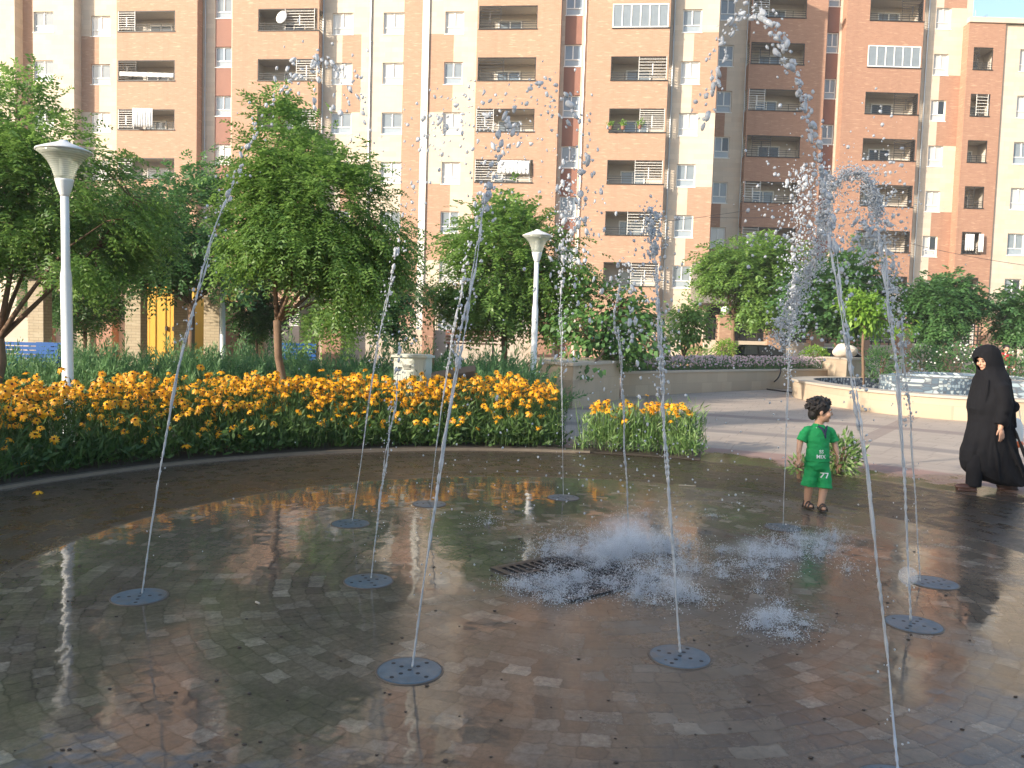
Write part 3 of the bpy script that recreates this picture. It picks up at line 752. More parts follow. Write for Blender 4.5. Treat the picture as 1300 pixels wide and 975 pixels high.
def cloth(name, px0, px1, py0, py1, Y, label, cat='laundry', amp=0.06, mat='cloth', nfold=7):
    p0, p1 = at(px0, py0, Y), at(px1, py0, Y); zb = at(px0, py1, Y).z
    b = MB(); n_ = 28
    tp = [(p0.lerp(p1, i / n_)) for i in range(n_ + 1)]
    ys = [amp * math.sin(nfold * 2 * PI * i / n_ + i * 0.2) for i in range(n_ + 1)]
    for i in range(n_):
        for j in range(5):
            z0 = p0.z + (zb - p0.z) * j / 5; z1 = p0.z + (zb - p0.z) * (j + 1) / 5
            f0, f1 = 0.4 + 0.6 * j / 5, 0.4 + 0.6 * (j + 1) / 5
            b.face([(tp[i].x, tp[i].y + ys[i] * f0, z0), (tp[i + 1].x, tp[i + 1].y + ys[i + 1] * f0, z0), (tp[i + 1].x, tp[i + 1].y + ys[i + 1] * f1, z1), (tp[i].x, tp[i].y + ys[i] * f1, z1)])
    o = b.build(name, M[mat], smooth=True, merge=True)
    md = o.modifiers.new('thick', 'SOLIDIFY'); md.thickness = 0.012
    return tag(o, label, cat)
cloth('laundry', 168, 194, 137, 161, 51.75, 'white sheets drying on a balcony behind the top of the left street lamp')
cloth('laundry', 152, 221, 91, 96.5, 51.85, 'long white cloth laid along a railing on the left block', amp=0.03)
cloth('laundry', 632, 672, 203, 220, 49.4, 'white laundry hung across a balcony of the central block', amp=0.05)
cloth('laundry', 1226, 1237, 297, 318, 54.75, 'white towel over a small balcony at the right edge', amp=0.05, nfold=3)
cloth('laundry', 1243, 1249, 297, 320, 54.7, 'narrow striped cloth beside the white towel at the right edge', amp=0.05, nfold=2)

def pot_plant(px, py, Y, label):
    p = at(px, py, Y)
    e = empty('pot_plant', p, 0, label, 'pot plant', 'pot plants on a balcony')
    b = MB(); b.lathe([(0.09, -0.16), (0.13, 0.0), (0.14, 0.0), (0.14, 0.03), (0.1, 0.02)], 12); b.build('pot', M['infill'], e)
    rng = np.random.default_rng(int(px)); n_ = 90
    P = rng.normal(0, 0.10, (n_, 3)) + [0, 0, 0.18]; Dr = rng.normal(0, 1, (n_, 3))
    V, Fq = leaf_quads(P, Dr, rng.normal(0, 1, (n_, 3)), np.full(n_, 0.14), np.full(n_, 0.06)); link('foliage', np_mesh('foliage', V, Fq, M['leaf_d']), e)

def unit(a): return a / np.maximum(np.linalg.norm(a, axis=1, keepdims=True), 1e-9)
def leaf_quads(P, D, Nn, L, W):
    D = unit(D); S = unit(np.cross(D, Nn)); U = np.cross(S, D)
    L = L[:, None]; W = W[:, None]
    mid = P + D * L * 0.45
    v = np.stack([P, mid + S * W * 0.5 + U * W * 0.12, P + D * L, mid - S * W * 0.5 + U * W * 0.12], 1).reshape(-1, 3)
    return v, np.arange(len(v)).reshape(-1, 4)

pot_plant(775, 161, 48.85, 'yellow green pot plant at the left end of a balcony on the central block')
pot_plant(791, 161, 48.77, 'pot plant in the middle of a balcony row on the central block')
pot_plant(812, 160, 48.66, 'pot plant right of the middle of a balcony row on the central block')

# roof cooler with antenna
p = at(1278, 26, 57.5)
e = empty('roof_cooler', (p.x, p.y, 23.25), 0, 'grey metal evaporative cooler standing on the flat roof at the right', 'cooler')
b = MB(); b.box(-0.62, 0.62, -0.5, 0.5, 0.35, 1.05); b.box(-0.66, 0.66, -0.54, 0.54, 1.053, 1.12); b.build('body', M['steel'], e)
b = MB()
for i in range(9): b.box(-0.55, 0.55, -0.52, -0.504, 0.42 + i * 0.065, 0.455 + i * 0.065)
b.build('louvre', M['white_paint'], e)
for x in (-0.5, 0.5):
    for y in (-0.4, 0.4):
        b = MB(); b.box(x - 0.04, x + 0.04, y - 0.04, y + 0.04, 0, 0.348); b.build('leg', M['steel'], e)
def antenna(x, y, h, label, lean):
    b = MB(); b.tube([(x, y, 23.25), (x + lean, y, 23.25 + h)], 0.015, 6)
    for i in range(5): b.tube([(x + lean * (0.6 + 0.1 * i), y - 0.3, 23.25 + h * (0.6 + 0.1 * i)), (x + lean * (0.6 + 0.1 * i), y + 0.3, 23.25 + h * (0.6 + 0.1 * i))], 0.01, 5)
    tag(b.build('antenna', M['steel']), label, 'antenna')
antenna(p.x - 1.2, p.y, 1.5, 'thin television antenna left of the roof cooler', -0.3)
antenna(p.x + 1.0, p.y, 1.6, 'thin leaning television antenna right of the roof cooler', 0.5)
b = MB()
b.tube([(at(1237, 24, 55.6)[0], 55.5, 23.25), (at(1237, 24, 55.6)[0], 55.5, 24.3)], 0.03, 6)
tag(b.build('vent_pipe', M['steel']), 'short thin vent pipe at the left corner of the low flat roof', 'pipe')

# overhead cables
def cable(pts, r_, label):
    b = MB(); P = []
    for i in range(len(pts) - 1):
        a, c = Vector(pts[i]), Vector(pts[i + 1])
        for k in range(13):
            f = k / 12; q = a.lerp(c, f); q.z -= 0.35 * 4 * f * (1 - f) * 0.5; P.append(q)
    b.tube(P, r_, 5); tag(b.build('overhead_cable', M['black_iron']), label, 'cable', 'overhead cables')
cable([at(1140, 305, 50), at(1345, 342, 40)], 0.014, 'thin black overhead cable sagging across the low block at the right edge')
cable([at(840, 282, 46.5), at(1100, 238, 54.2)], 0.012, 'pale overhead cable crossing the shaded brick balconies')
cable([at(900, 276, 46.6), at(1090, 268, 54.3)], 0.012, 'lower overhead cable crossing the shaded brick balconies')

# ------------------------------------------------------------------ trees
def wob(rng, s): return Vector(rng.normal(0, s, 3))

def tree(name, label, base, fork_h, blobs, clusters, sprays, leaf='leaf_a', style='compound', seed=0, trunk_r=0.07, lean=(0, 0), bark='bark', cat='tree', group='park trees', leaflet=(0.055, 0.022), spray_len=0.26, sig=0.2, nlimb=6, fold=0.5):
    rng = np.random.default_rng(seed)
    root = empty(name, base, 0, label, cat, group)
    fork = Vector((lean[0], lean[1], fork_h))
    # cluster centres: inside the union of crown blobs, denser towards the surface
    wts = np.array([b_[3] * b_[4] * b_[5] for b_ in blobs]); wts = wts / wts.sum()
    cs = []
    for i in range(clusters):
        k = rng.choice(len(blobs), p=wts); cx, cy, cz, rx, ry, rz = blobs[k]
        d = rng.normal(0, 1, 3); d /= np.linalg.norm(d); rr = rng.uniform(0.35, 1.0) ** 0.5
        cs.append(np.array([cx + d[0] * rx * rr, cy + d[1] * ry * rr, cz + d[2] * rz * rr]))
    cs = np.array(cs); cs += rng.normal(0, 0.05, cs.shape); cc = np.average([b_[:3] for b_ in blobs], axis=0, weights=wts)
    b = MB()
    sway = wob(rng, 0.03)
    b.tube([(0, 0, -0.05), Vector((0, 0, fork_h * 0.08)), fork * 0.35 + sway, fork * 0.7 - sway * 0.6, fork], [trunk_r * 1.45, trunk_r * 1.1, trunk_r, trunk_r * 0.9, trunk_r * 0.95], 10)
    # limbs
    ang0 = rng.uniform(0, 6.28); limbs = []
    for i in range(nlimb):
        a = ang0 + i * 2 * PI / nlimb + rng.normal(0, 0.25)
        tgt = cs[np.argmin([-(c[0] - cc[0]) * math.cos(a) - (c[1] - cc[1]) * math.sin(a) - 0.35 * rng.normal() for c in cs])] * 0.85 + cc * 0.15
        tgt = Vector(tgt); mid = fork.lerp(tgt, 0.45) + Vector((0, 0, 0.10 * (tgt - fork).length)) * rng.uniform(-0.6, 1.0) + wob(rng, 0.05)
        pts = [fork * 0.985, fork.lerp(mid, 0.5) + wob(rng, 0.02), mid, mid.lerp(tgt, 0.5) + wob(rng, 0.04), tgt]
        r0 = trunk_r * rng.uniform(0.42, 0.62)
        b.tube(pts, [r0, r0 * 0.8, r0 * 0.6, r0 * 0.4, r0 * 0.15], 7); limbs.append(pts)
    top = Vector(cc + np.array([0, 0, 0.6 * max(q[5] for q in blobs)]))
    pts = [fork * 0.985, fork.lerp(top, 0.35) + wob(rng, 0.05), fork.lerp(top, 0.7) + wob(rng, 0.05), top]
    b.tube(pts, [trunk_r * 0.6, trunk_r * 0.42, trunk_r * 0.28, trunk_r * 0.08], 7); limbs.append(pts)
    allp = [p_ for l in limbs for p_ in l[1:]]
    for c in cs[:: max(1, len(cs) // 70)]:
        c = Vector(c); q = min(allp, key=lambda p_: (p_ - c).length)
        b.tube([q, q.lerp(c, 0.5) + wob(rng, 0.04) + Vector((0, 0, 0.04)), c], [trunk_r * 0.16, trunk_r * 0.11, trunk_r * 0.04], 5, caps=False)
    b.build('trunk', M[bark], root, smooth=True)
    # sprays
    nS = clusters * sprays
    cen = np.repeat(cs, sprays, axis=0)
    off = rng.normal(0, 1, (nS, 3)) * np.array([sig, sig, sig * 0.65])
    P = cen + off
    out = unit((P - cc) * np.array([1, 1, 0.7]) + rng.normal(0, 0.35, (nS, 3)) * np.linalg.norm(P - cc, axis=1).mean())
    if style == 'compound':
        leaflet = (leaflet[0] * 1.22, leaflet[1] * 1.40); P = cen + off * 1.1
        D = unit(out + np.array([0, 0, -0.25])); npair = 5
        Vs = []
        side = unit(np.cross(D, np.array([0, 0, 1.0]) + rng.normal(0, 0.25, (nS, 3)))); upv = np.cross(side, D)
        SL = rng.uniform(0.7, 1.25, nS) * spray_len
        Ps, Ds, Ns, Ls, Ws = [], [], [], [], []
        for k in range(npair):
            f = (k + 0.6) / npair
            pos = P + D * (SL * f)[:, None] - np.array([0, 0, 1.0]) * (SL * f * f * 0.35)[:, None]
            for sg in (-1, 1):
                d2 = unit(D * 0.55 + side * sg * 0.9 - np.array([0, 0, 0.25]) + rng.normal(0, 0.18, (nS, 3)))
                Ps.append(pos); Ds.append(d2); Ns.append(upv + rng.normal(0, 0.3, (nS, 3))); Ls.append(rng.uniform(0.8, 1.25, nS) * leaflet[0]); Ws.append(rng.uniform(0.8, 1.2, nS) * leaflet[1])
        P, D, Nn, L, W = map(np.concatenate, (Ps, Ds, Ns, Ls, Ws))
    else:
        D = unit(out * 0.8 + np.array([0, 0, -0.55]) + rng.normal(0, 0.35, (nS, 3))); Nn = out + np.array([0, 0, 0.6]) + rng.normal(0, 0.4, (nS, 3))
        L = rng.uniform(0.7, 1.3, nS) * leaflet[0]; W = L * leaflet[1] / leaflet[0] * rng.uniform(0.85, 1.15, nS)
    V, Fq = leaf_quads(P, D, Nn, L, W)
    keep = V[:, 2].reshape(-1, 4).min(1) + base[2] > 0.05
    link('crown', np_mesh('crown', V, np.arange(keep.sum() * 4).reshape(-1, 4), M[leaf]) if keep.all() else np_mesh('crown', V.reshape(-1, 4, 3)[keep].reshape(-1, 3), np.arange(keep.sum() * 4).reshape(-1, 4), M[leaf]), root)
    return root

def place(px, py, Y): p = at(px, py, Y); return p
def blob(base, px, py, Y, rx_px, rz_px, ry=None):
    """crown lobe given by where it stands: offsets in metres from the tree base"""
    p = at(px, py, Y); k = Y / F_PX
    return (p.x - base[0], p.y - base[1], p.z - base[2], rx_px * k, (ry or rx_px * k), rz_px * k)

def tree_px(name, label, bx, Y, fork_py, lobes, **kw):
    gp = at(bx, 480, Y); base = (gp.x, gp.y, 0.0)
    fk = at(kw.pop('fork_px', bx), fork_py, Y)
    lean = (fk.x - gp.x, 0)
    return tree(name, label, base, fk.z, [blob(base, l[0], l[1], Y + (l[4] if len(l) > 4 else 0), l[2], l[3]) for l in lobes], lean=lean, **kw)

# far left big ash-like tree with two leaning limbs
tree_px('ash_tree', 'large spreading tree at the left edge behind the street lamp, leaning bark limbs', -2, 12.5, 430,
        [(20, 260, 95, 85), (-60, 250, 90, 120), (95, 190, 62, 50), (120, 285, 75, 75), (20, 150, 60, 50), (165, 300, 45, 60), (95, 130, 28, 22)],
        clusters=130, sprays=60, seed=3, trunk_r=0.085, leaflet=(0.062, 0.024), spray_len=0.28, sig=0.19)
tree_px('ash_tree', 'dense dark green tree between the left lamp and the tall central tree', 243, 18.5, 385,
        [(245, 290, 70, 55), (200, 320, 60, 45), (290, 330, 55, 45), (160, 300, 60, 60), (235, 240, 45, 30)],
        clusters=85, sprays=42, seed=4, trunk_r=0.08, leaf='leaf_b', leaflet=(0.085, 0.034), spray_len=0.34, sig=0.27)
tree_px('ash_tree', 'small dark bushy tree below the left street lamp head', 108, 23, 420,
        [(100, 372, 52, 34)], clusters=70, sprays=18, seed=5, trunk_r=0.06, leaf='leaf_b', leaflet=(0.09, 0.036), spray_len=0.34, sig=0.26)
# tall central tree growing in the yellow flower bed
tree_px('ash_tree', 'tall bright green tree with a forked brown trunk rising from the yellow flowers', 364, 11.6, 407,
        [(362, 210, 46, 55), (415, 255, 66, 58), (338, 272, 42, 52), (452, 335, 52, 40), (380, 310, 66, 36), (358, 152, 26, 22), (484, 296, 26, 34), (430, 392, 34, 16), (318, 330, 26, 30)],
        fork_px=352, clusters=150, sprays=52, seed=7, trunk_r=0.062, leaflet=(0.056, 0.020), spray_len=0.25, sig=0.17, nlimb=8)
tree_px('ash_tree', 'round full green tree behind the second street lamp', 640, 22, 425,
        [(640, 318, 58, 46), (690, 345, 44, 48), (592, 352, 34, 48), (655, 280, 40, 16), (620, 388, 42, 26), (700, 388, 28, 24)],
        clusters=100, sprays=46, seed=9, trunk_r=0.09, leaflet=(0.10, 0.042), spray_len=0.38, sig=0.3, leaf='leaf_a')
tree_px('ash_tree', 'low dark tree half hidden behind the tall central tree, left of the cabinet', 505, 20, 432,
        [(502, 385, 26, 36), (480, 350, 30, 40)], clusters=60, sprays=20, seed=10, trunk_r=0.05, leaf='leaf_b', leaflet=(0.08, 0.034), spray_len=0.32, sig=0.22)
tree_px('ash_tree', 'small dark tree under the branches of the tall central tree', 325, 22, 430,
        [(325, 395, 26, 26)], clusters=40, sprays=18, seed=11, trunk_r=0.05, leaf='leaf_b', leaflet=(0.08, 0.034), spray_len=0.32, sig=0.22)
# mulberry over the planter
tree_px('mulberry_tree', 'broad leaved dark tree leaning over the end of the planter wall', 770, 21.2, 452,
        [(775, 398, 46, 36), (735, 420, 26, 32, -1.0), (815, 418, 40, 28), (745, 362, 22, 20), (800, 440, 55, 14), (742, 450, 9, 24, -3.2)],
        clusters=120, sprays=20, seed=12, trunk_r=0.07, leaf='leaf_c', style='broad', leaflet=(0.17, 0.12), sig=0.20, fold=0.4)
tree_px('shrub_tree', 'rounded light green shrub tree left of the shaded block corner', 868, 27, 452,
        [(872, 415, 18, 24), (880, 398, 10, 14)], clusters=60, sprays=26, seed=13, trunk_r=0.06, leaf='leaf_a', style='broad', leaflet=(0.16, 0.09), sig=0.24)
tree_px('ash_tree', 'umbrella shaped bright green tree in front of the shaded brick block', 931, 33, 400,
        [(940, 345, 34, 20), (980, 350, 24, 30), (918, 343, 14, 14), (965, 385, 24, 12), (972, 322, 16, 12)],
        clusters=66, sprays=42, seed=14, trunk_r=0.09, leaflet=(0.15, 0.06), spray_len=0.5, sig=0.36, leaf='leaf_a')
tree_px('ash_tree', 'loose grey green tree seen through the falling spray at right', 1062, 31, 425,
        [(1055, 368, 30, 26), (1090, 343, 22, 14), (1030, 375, 20, 24), (1075, 395, 30, 16), (1118, 375, 14, 22)],
        clusters=60, sprays=42, seed=15, trunk_r=0.09, leaflet=(0.15, 0.065), spray_len=0.45, sig=0.36, leaf='leaf_b')
tree_px('young_tree', 'young lime green broad leaved tree beside the stone pier', 1096, 26, 420,
        [(1102, 396, 18, 18), (1088, 388, 12, 14), (1142, 412, 12, 4), (1112, 415, 12, 10)], clusters=54, sprays=22, seed=16, trunk_r=0.05, leaf='leaf_d', style='broad', leaflet=(0.22, 0.09), sig=0.2)
tree_px('clipped_tree', 'dark clipped umbrella tree with a thin trunk left of the woman', 1191, 30, 434,
        [(1205, 383, 34, 15), (1176, 384, 20, 15), (1192, 408, 18, 13), (1234, 382, 14, 7), (1203, 363, 20, 7)],
        clusters=120, sprays=26, seed=17, trunk_r=0.06, leaflet=(0.12, 0.05), spray_len=0.36, sig=0.26, leaf='leaf_b')
tree_px('clipped_tree', 'dark clipped tree cut by the right edge of the picture', 1289, 30, 438,
        [(1292, 410, 16, 14), (1285, 385, 10, 12), (1310, 398, 18, 22)], clusters=70, sprays=24, seed=18, trunk_r=0.06, leaflet=(0.12, 0.05), spray_len=0.36, sig=0.28, leaf='leaf_b')

# ------------------------------------------------------------------ shrubs and beds
def shrub(name, label, px, py, Y, w_px, h_px, n=900, leaf='leaf_b', L=0.09, W=0.045, seed=0, flowers=0, group='garden shrubs', cat='shrub', fl='white_petal', z0=None):
    rng = np.random.default_rng(seed); c = at(px, py, Y); k = Y / F_PX
    rx, rz = w_px * k, h_px * k
    base = (c.x, c.y, max(0.0, c.z - rz) if z0 is None else z0); root = empty(name, base, 0, label, cat, group)
    cz = c.z - base[2]
    d = unit(rng.normal(0, 1, (n, 3))); rr = rng.uniform(0.25, 1.08, (n, 1)) ** 0.6
    lump = 1 + 0.18 * np.sin(d[:, :1] * 5 + seed) * np.cos(d[:, 1:2] * 4 + d[:, 2:3] * 5)
    P = d * rr * lump * np.array([rx, rx * 0.8, rz]) + [0, 0, cz]
    P[:, 2] = np.maximum(P[:, 2], 0.02)
    D = unit(d + np.array([0, 0, 0.35]) + rng.normal(0, 0.5, (n, 3)))
    V, Fq = leaf_quads(P, D, rng.normal(0, 1, (n, 3)), rng.uniform(0.7, 1.3, n) * L, rng.uniform(0.7, 1.3, n) * W)
    link('foliage', np_mesh('foliage', V, Fq, M[leaf]), root)
    b = MB()
    for i in range(6):
        a = rng.uniform(0, 6.28); b.tube([(0, 0, -0.02), (math.cos(a) * rx * 0.3, math.sin(a) * rx * 0.3, cz), (math.cos(a) * rx * 0.6, math.sin(a) * rx * 0.6, cz + rz * 0.5)], [0.02, 0.014, 0.006], 5)
    b.build('stems', M['bark'], root)
    if flowers:
        f_ = MB()
        for i in range(flowers):
            q = unit(rng.normal(0, 1, (1, 3)))[0]; q[2] = abs(q[2]); q[1] = -abs(q[1])
            p_ = q * np.array([rx, rx * 0.8, rz]) * 1.02 + [0, 0, cz]
            f_.ball(p_, rng.uniform(0.018, 0.036), 6, 4)
        f_.build('blossoms', M[fl], root)
    return root

shrub('rose_bush', 'rose bush with white blossoms left of the woman behind the mosaic fountain', 1215, 462, 27, 40, 26, 1500, 'leaf_b', 0.10, 0.06, 21, 60)
shrub('green_shrub', 'dark shrub between the stone pier and the mosaic fountain', 1118, 462, 26, 20, 24, 900, 'leaf_b', 0.13, 0.04, 22)
shrub('rose_bush', 'rose bush with a few white blossoms right of the woman', 1290, 470, 26, 26, 24, 1000, 'leaf_b', 0.10, 0.06, 23, 30)
shrub('green_shrub', 'clipped dark shrub behind the rose bush left of the woman', 1172, 456, 29, 22, 20, 800, 'leaf_b', 0.10, 0.05, 24)
shrub('round_shrub', 'bright green rounded shrub behind the pink flowers below a globe lamp', 921, 442, 30.5, 15, 11, 1000, 'leaf_d', 0.09, 0.035, 25)
shrub('round_shrub', 'small bright green shrub behind the pink flowers near the stone pier', 1034, 449, 30, 16, 9, 800, 'leaf_d', 0.09, 0.035, 26)
shrub('green_shrub', 'low leafy shrub behind the planter pier under the broad leaved tree', 785, 452, 20.6, 30, 18, 900, 'leaf_c', 0.10, 0.06, 27)
shrub('green_shrub', 'pale low shrub strip under the fence left of the rounded shrub', 885, 447, 31, 22, 6, 500, 'leaf_a', 0.10, 0.04, 28)
sp = gnd(1068, 607)
shrub('young_shrub', 'small leafy shrub growing at the plaza edge behind the child', 1066, 578, 9.75, 27, 27, 750, 'flower_leaf_pale', 0.085, 0.026, 29, z0=0.0)
shrub('young_shrub', 'tiny leafy sprout left of the child', 1015, 592, 9.3, 14, 12, 120, 'flower_leaf_pale', 0.07, 0.022, 30, z0=0.0)
# juniper hedge: feathery arching branches
def juniper_mesh(seed, nb=130, nn=44):
    rng = np.random.default_rng(seed); Ps, Ds, Ls = [], [], []
    for i in range(nb):
        a = rng.uniform(0, 2 * PI); el = rng.uniform(0.25, 1.2); L = rng.uniform(0.55, 1.05)
        d = np.array([math.cos(a) * math.cos(el), math.sin(a) * math.cos(el), math.sin(el)])
        s_ = np.linspace(0.25, 1, nn)
        pos = d * (s_ * L)[:, None] + np.array([0, 0, -1]) * ((s_ ** 2) * L * 0.18)[:, None] + np.array([rng.normal(0, 0.18), rng.normal(0, 0.18), 0.0])
        side = rng.normal(0, 1, (nn, 3)); side -= (side @ d)[:, None] * d
        Ps.append(pos + unit(side) * 0.01); Ds.append(d * 1.0 + unit(side) * 0.75); Ls.append((1.15 - s_ * 0.75) * rng.uniform(0.10, 0.17))
    P, D, L = np.concatenate(Ps), np.concatenate(Ds), np.concatenate(Ls)
    P[:, 2] = np.maximum(P[:, 2], 0.01)
    V, Fq = leaf_quads(P, D, rng.normal(0, 1, P.shape), L, L * 0.20)
    return np_mesh('foliage', V, Fq, M['juniper'])
JM = [juniper_mesh(s_) for s_ in (41, 42, 43)]
rj = random.Random(5); jn = 0
SJ = MB()
for q in range(7): SJ.tube([(0, 0, -0.02), (0.25 * math.cos(q * 0.9), 0.25 * math.sin(q * 0.9), 0.3)], [0.025, 0.01], 5)
SJM = SJ.mesh('stems', M['bark'])
for px, Y, s_ in [(-20, 13.5, 1.0), (40, 14.2, .95), (95, 13.2, 1.0), (140, 15.0, 1.05), (185, 13.6, 1.1), (230, 15.2, 1.15), (275, 13.9, 1.15), (325, 15.2, 1.1), (395, 14.4, 1.15), (445, 15.4, 1.2), (480, 14.0, 1.0), (560, 15.6, 1.15), (610, 14.9, 1.1), (640, 16.6, 1.2), (665, 15.0, 1.0), (20, 16.5, 1.0), (120, 17.2, 1.1), (250, 17.5, 1.2), (360, 17.3, 1.2), (520, 17.5, 1.2), (600, 18.0, 1.25)]:
    p = at(px, 470, Y)
    e = empty('juniper_shrub', (p.x, p.y, 0.03), rj.uniform(0, 6.28), 'feathery spreading juniper shrub in the hedge behind the yellow flowers', 'juniper shrub', 'juniper hedge behind the yellow flowers')
    e.scale = (s_ * 1.15, s_ * 1.15, s_ * rj.uniform(1.35, 1.6)); link('foliage', JM[jn % 3], e); link('stems', SJM, e); jn += 1

# --- yellow coneflowers
def petals_mb(rng, drop, r_):
    b = MB(); n_ = 12
    for i in range(n_):
        a = 2 * PI * i / n_ + rng.normal(0, 0.08); l = r_ * rng.uniform(0.88, 1.1); d = drop + rng.normal(0, 0.12); w_ = 0.0125
        ca, sa = math.cos(a), math.sin(a)
        def P(s, t_, z): return (ca * s - sa * t_, sa * s + ca * t_, z)
        b.face([P(0.006, -0.004, 0), P(l * 0.45, -w_, -d * l * 0.18), P(l * 0.45, w_, -d * l * 0.18), P(0.006, 0.004, 0)])
        b.face([P(l * 0.45, -w_, -d * l * 0.18), P(l, -0.003, -d * l * 0.62), P(l, 0.003, -d * l * 0.62), P(l * 0.45, w_, -d * l * 0.18)])
    return b
rng = np.random.default_rng(77)
PET = [petals_mb(rng, d_, r_) for d_, r_ in ((0.3, 0.050), (0.8, 0.053), (1.25, 0.050), (0.6, 0.045))]
PETM = [p_.mesh('petals', M['petal'], merge=False) for p_ in PET]
cb = MB(); cb.lathe([(0.009, -0.003), (0.011, 0.004), (0.008, 0.011), (0.0, 0.015)], 9); CONEM = cb.mesh('cone', M['cone'], smooth=True)
STEMM = []
for q in range(4):
    sb = MB(); bx, by = rng.normal(0, 0.05, 2); sb.tube([(bx, by, -0.5), (bx * 0.5 + 0.01, by * 0.4, -0.22), (0, 0, 0)], [0.004, 0.0032, 0.0028], 5)
    STEMM.append(sb.mesh('stem', M['stem']))

spots = []
def bed_height(r_, rnd):
    f = min(1, max(0, (r_ - 5.68) / 0.70)); return 0.42 + 0.37 * f
for i in range(3600):
    a = rng.uniform(88.5, 186); r_ = 5.74 + 1.9 * rng.uniform(0, 1) ** 0.85
    if a < 93 and r_ > 7.2: continue
    h = bed_height(r_, rng) * (rng.normal(1.0, 0.10) if rng.random() < 0.72 else rng.uniform(0.55, 1.0))
    if r_ < 6.05:
        if rng.random() < 0.70: continue
        h *= rng.uniform(0.6, 1.05)
    # drifts: the flowers come in loose patches
    if math.sin(a * 0.55 + r_ * 2.0) + math.cos(a * 0.23 - r_ * 3.1) + rng.normal(0, 0.7) < -0.9: continue
    spots.append((PAD_C.x + r_ * math.cos(R(a)), PAD_C.y + r_ * math.sin(R(a)), h, 0))
for i in range(85):
    a = rng.uniform(71, 84); r_ = rng.uniform(5.75, 6.5)
    spots.append((PAD_C.x + r_ * math.cos(R(a)), PAD_C.y + r_ * math.sin(R(a)), rng.normal(0.60, 0.06) * (1 if a > 70 else 0.8), 1))
def screen_key(s_): return s_[0] ** 2 + s_[1] ** 2
def in_view(s_):
    x, y = s_[0] / s_[1], s_[1]; return -0.67 < x < 0.67
vis = sorted([s_ for s_ in spots if in_view(s_)], key=screen_key); rest = vis[300:] + [s_ for s_ in spots if not in_view(s_)]
for i, (x, y, h, bed) in enumerate(vis[:300]):
    k = rng.integers(0, 4)
    o = link('coneflower', PETM[k]); o.location = (x, y, h); o.rotation_euler = (rng.normal(0.65, 0.35), rng.normal(0, 0.4), rng.uniform(0, 0.5)); s_ = rng.uniform(0.75, 1.25); o.scale = (s_, s_, s_)
    tag(o, 'golden coneflower with drooping petals and a dark centre in the long curved flower bed' if bed == 0 else 'golden coneflower in the small flower bed right of the gap', 'flower', 'coneflowers in the long curved bed' if bed == 0 else 'coneflowers in the small bed')
    link('cone', CONEM, o); link('stem', STEMM[i % 4], o)
# the remaining hundreds
Vp, Fp = [], []
mats3 = [M['petal'], M['cone'], M['stem']]
bb = MB()
for x, y, h, bed in rest:
    k = rng.integers(0, 4); rot = Matrix.Translation((x, y, h)) @ Matrix.Rotation(rng.normal(0, 0.5), 4, 'Z') @ Matrix.Rotation(rng.normal(0.65, 0.4), 4, 'X') @ Matrix.Scale(rng.uniform(0.75, 1.25), 4)
    base_ = len(bb.v)
    for me, mi in ((PET[k], 0), (cb, 1)):
        base_ = len(bb.v)
        bb.v += [tuple(rot @ Vector(v)) for v in me.v]; bb.f += [tuple(base_ + i for i in f) for f in me.f]; bb.m += [mi] * len(me.f)
    bb.tube([(x + rng.normal(0, 0.03), y + rng.normal(0, 0.03), 0.03), (x, y, h - 0.004)], 0.0032, 3, 2, caps=False)
tag(bb.build('coneflower_drift', mats3), 'mass of golden coneflowers filling the curved bed', 'flowers', None, 'stuff')
# foliage of the beds
def bed_foliage(name, label, n, a0, a1, r0, r1, hf, mat, L, W, seed, upright=0.6):
    rg = np.random.default_rng(seed)
    nt_ = n // 14                                              # tufts: leaves gather round single plants
    ta = R(1) * rg.uniform(a0, a1, nt_); tr_ = rg.uniform(r0, r1, nt_); th_ = rg.normal(1.0, 0.20, nt_)
    k = rg.integers(0, nt_, n)
    a = ta[k] + rg.normal(0, 0.010, n); r_ = np.clip(tr_[k] + rg.normal(0, 0.055, n), r0 - 0.05, r1)
    z = 0.03 + hf(r_) * th_[k] * rg.uniform(0.02, 1, n) ** 0.8
    P = np.stack([PAD_C.x + r_ * np.cos(a), PAD_C.y + r_ * np.sin(a), z], 1)
    D = rg.normal(0, 1, (n, 3)); D[:, 2] = np.abs(D[:, 2]) * 0.8 + upright
    D[:, :2] += -0.3 * np.stack([np.cos(a), np.sin(a)], 1)
    V, Fq = leaf_quads(P, D, rg.normal(0, 1, (n, 3)) + [0, 0, 0.5], rg.uniform(0.55, 1.35, n) * L, rg.uniform(0.6, 1.3, n) * W)
    # bare stems
    ns = n // 6; k = rg.integers(0, nt_, ns); a = ta[k] + rg.normal(0, 0.012, ns); r_ = np.clip(tr_[k] + rg.normal(0, 0.05, ns), r0, r1)
    b0 = np.stack([PAD_C.x + r_ * np.cos(a), PAD_C.y + r_ * np.sin(a), np.full(ns, 0.02)], 1)
    Ls = hf(r_) * th_[k] * rg.uniform(0.8, 1.35, ns)
    V2, F2 = leaf_quads(b0, rg.normal(0, 0.13, (ns, 3)) + [0, 0, 1], rg.normal(0, 1, (ns, 3)), Ls, np.full(ns, 0.009))
    o = link(name, np_mesh(name, np.concatenate([V, V2]), np.concatenate([Fq, F2 + len(V)]), M[mat])); return tag(o, label, 'foliage', None, 'stuff')
hf = lambda r_: 0.28 + 0.33 * np.clip((r_ - 5.68) / 0.7, 0, 1)
bed_foliage('flower_foliage', 'dark green leaves and stems below the golden coneflowers', 27000, 88, 190, 5.72, 7.75, hf, 'flower_leaf', 0.11, 0.020, 51)
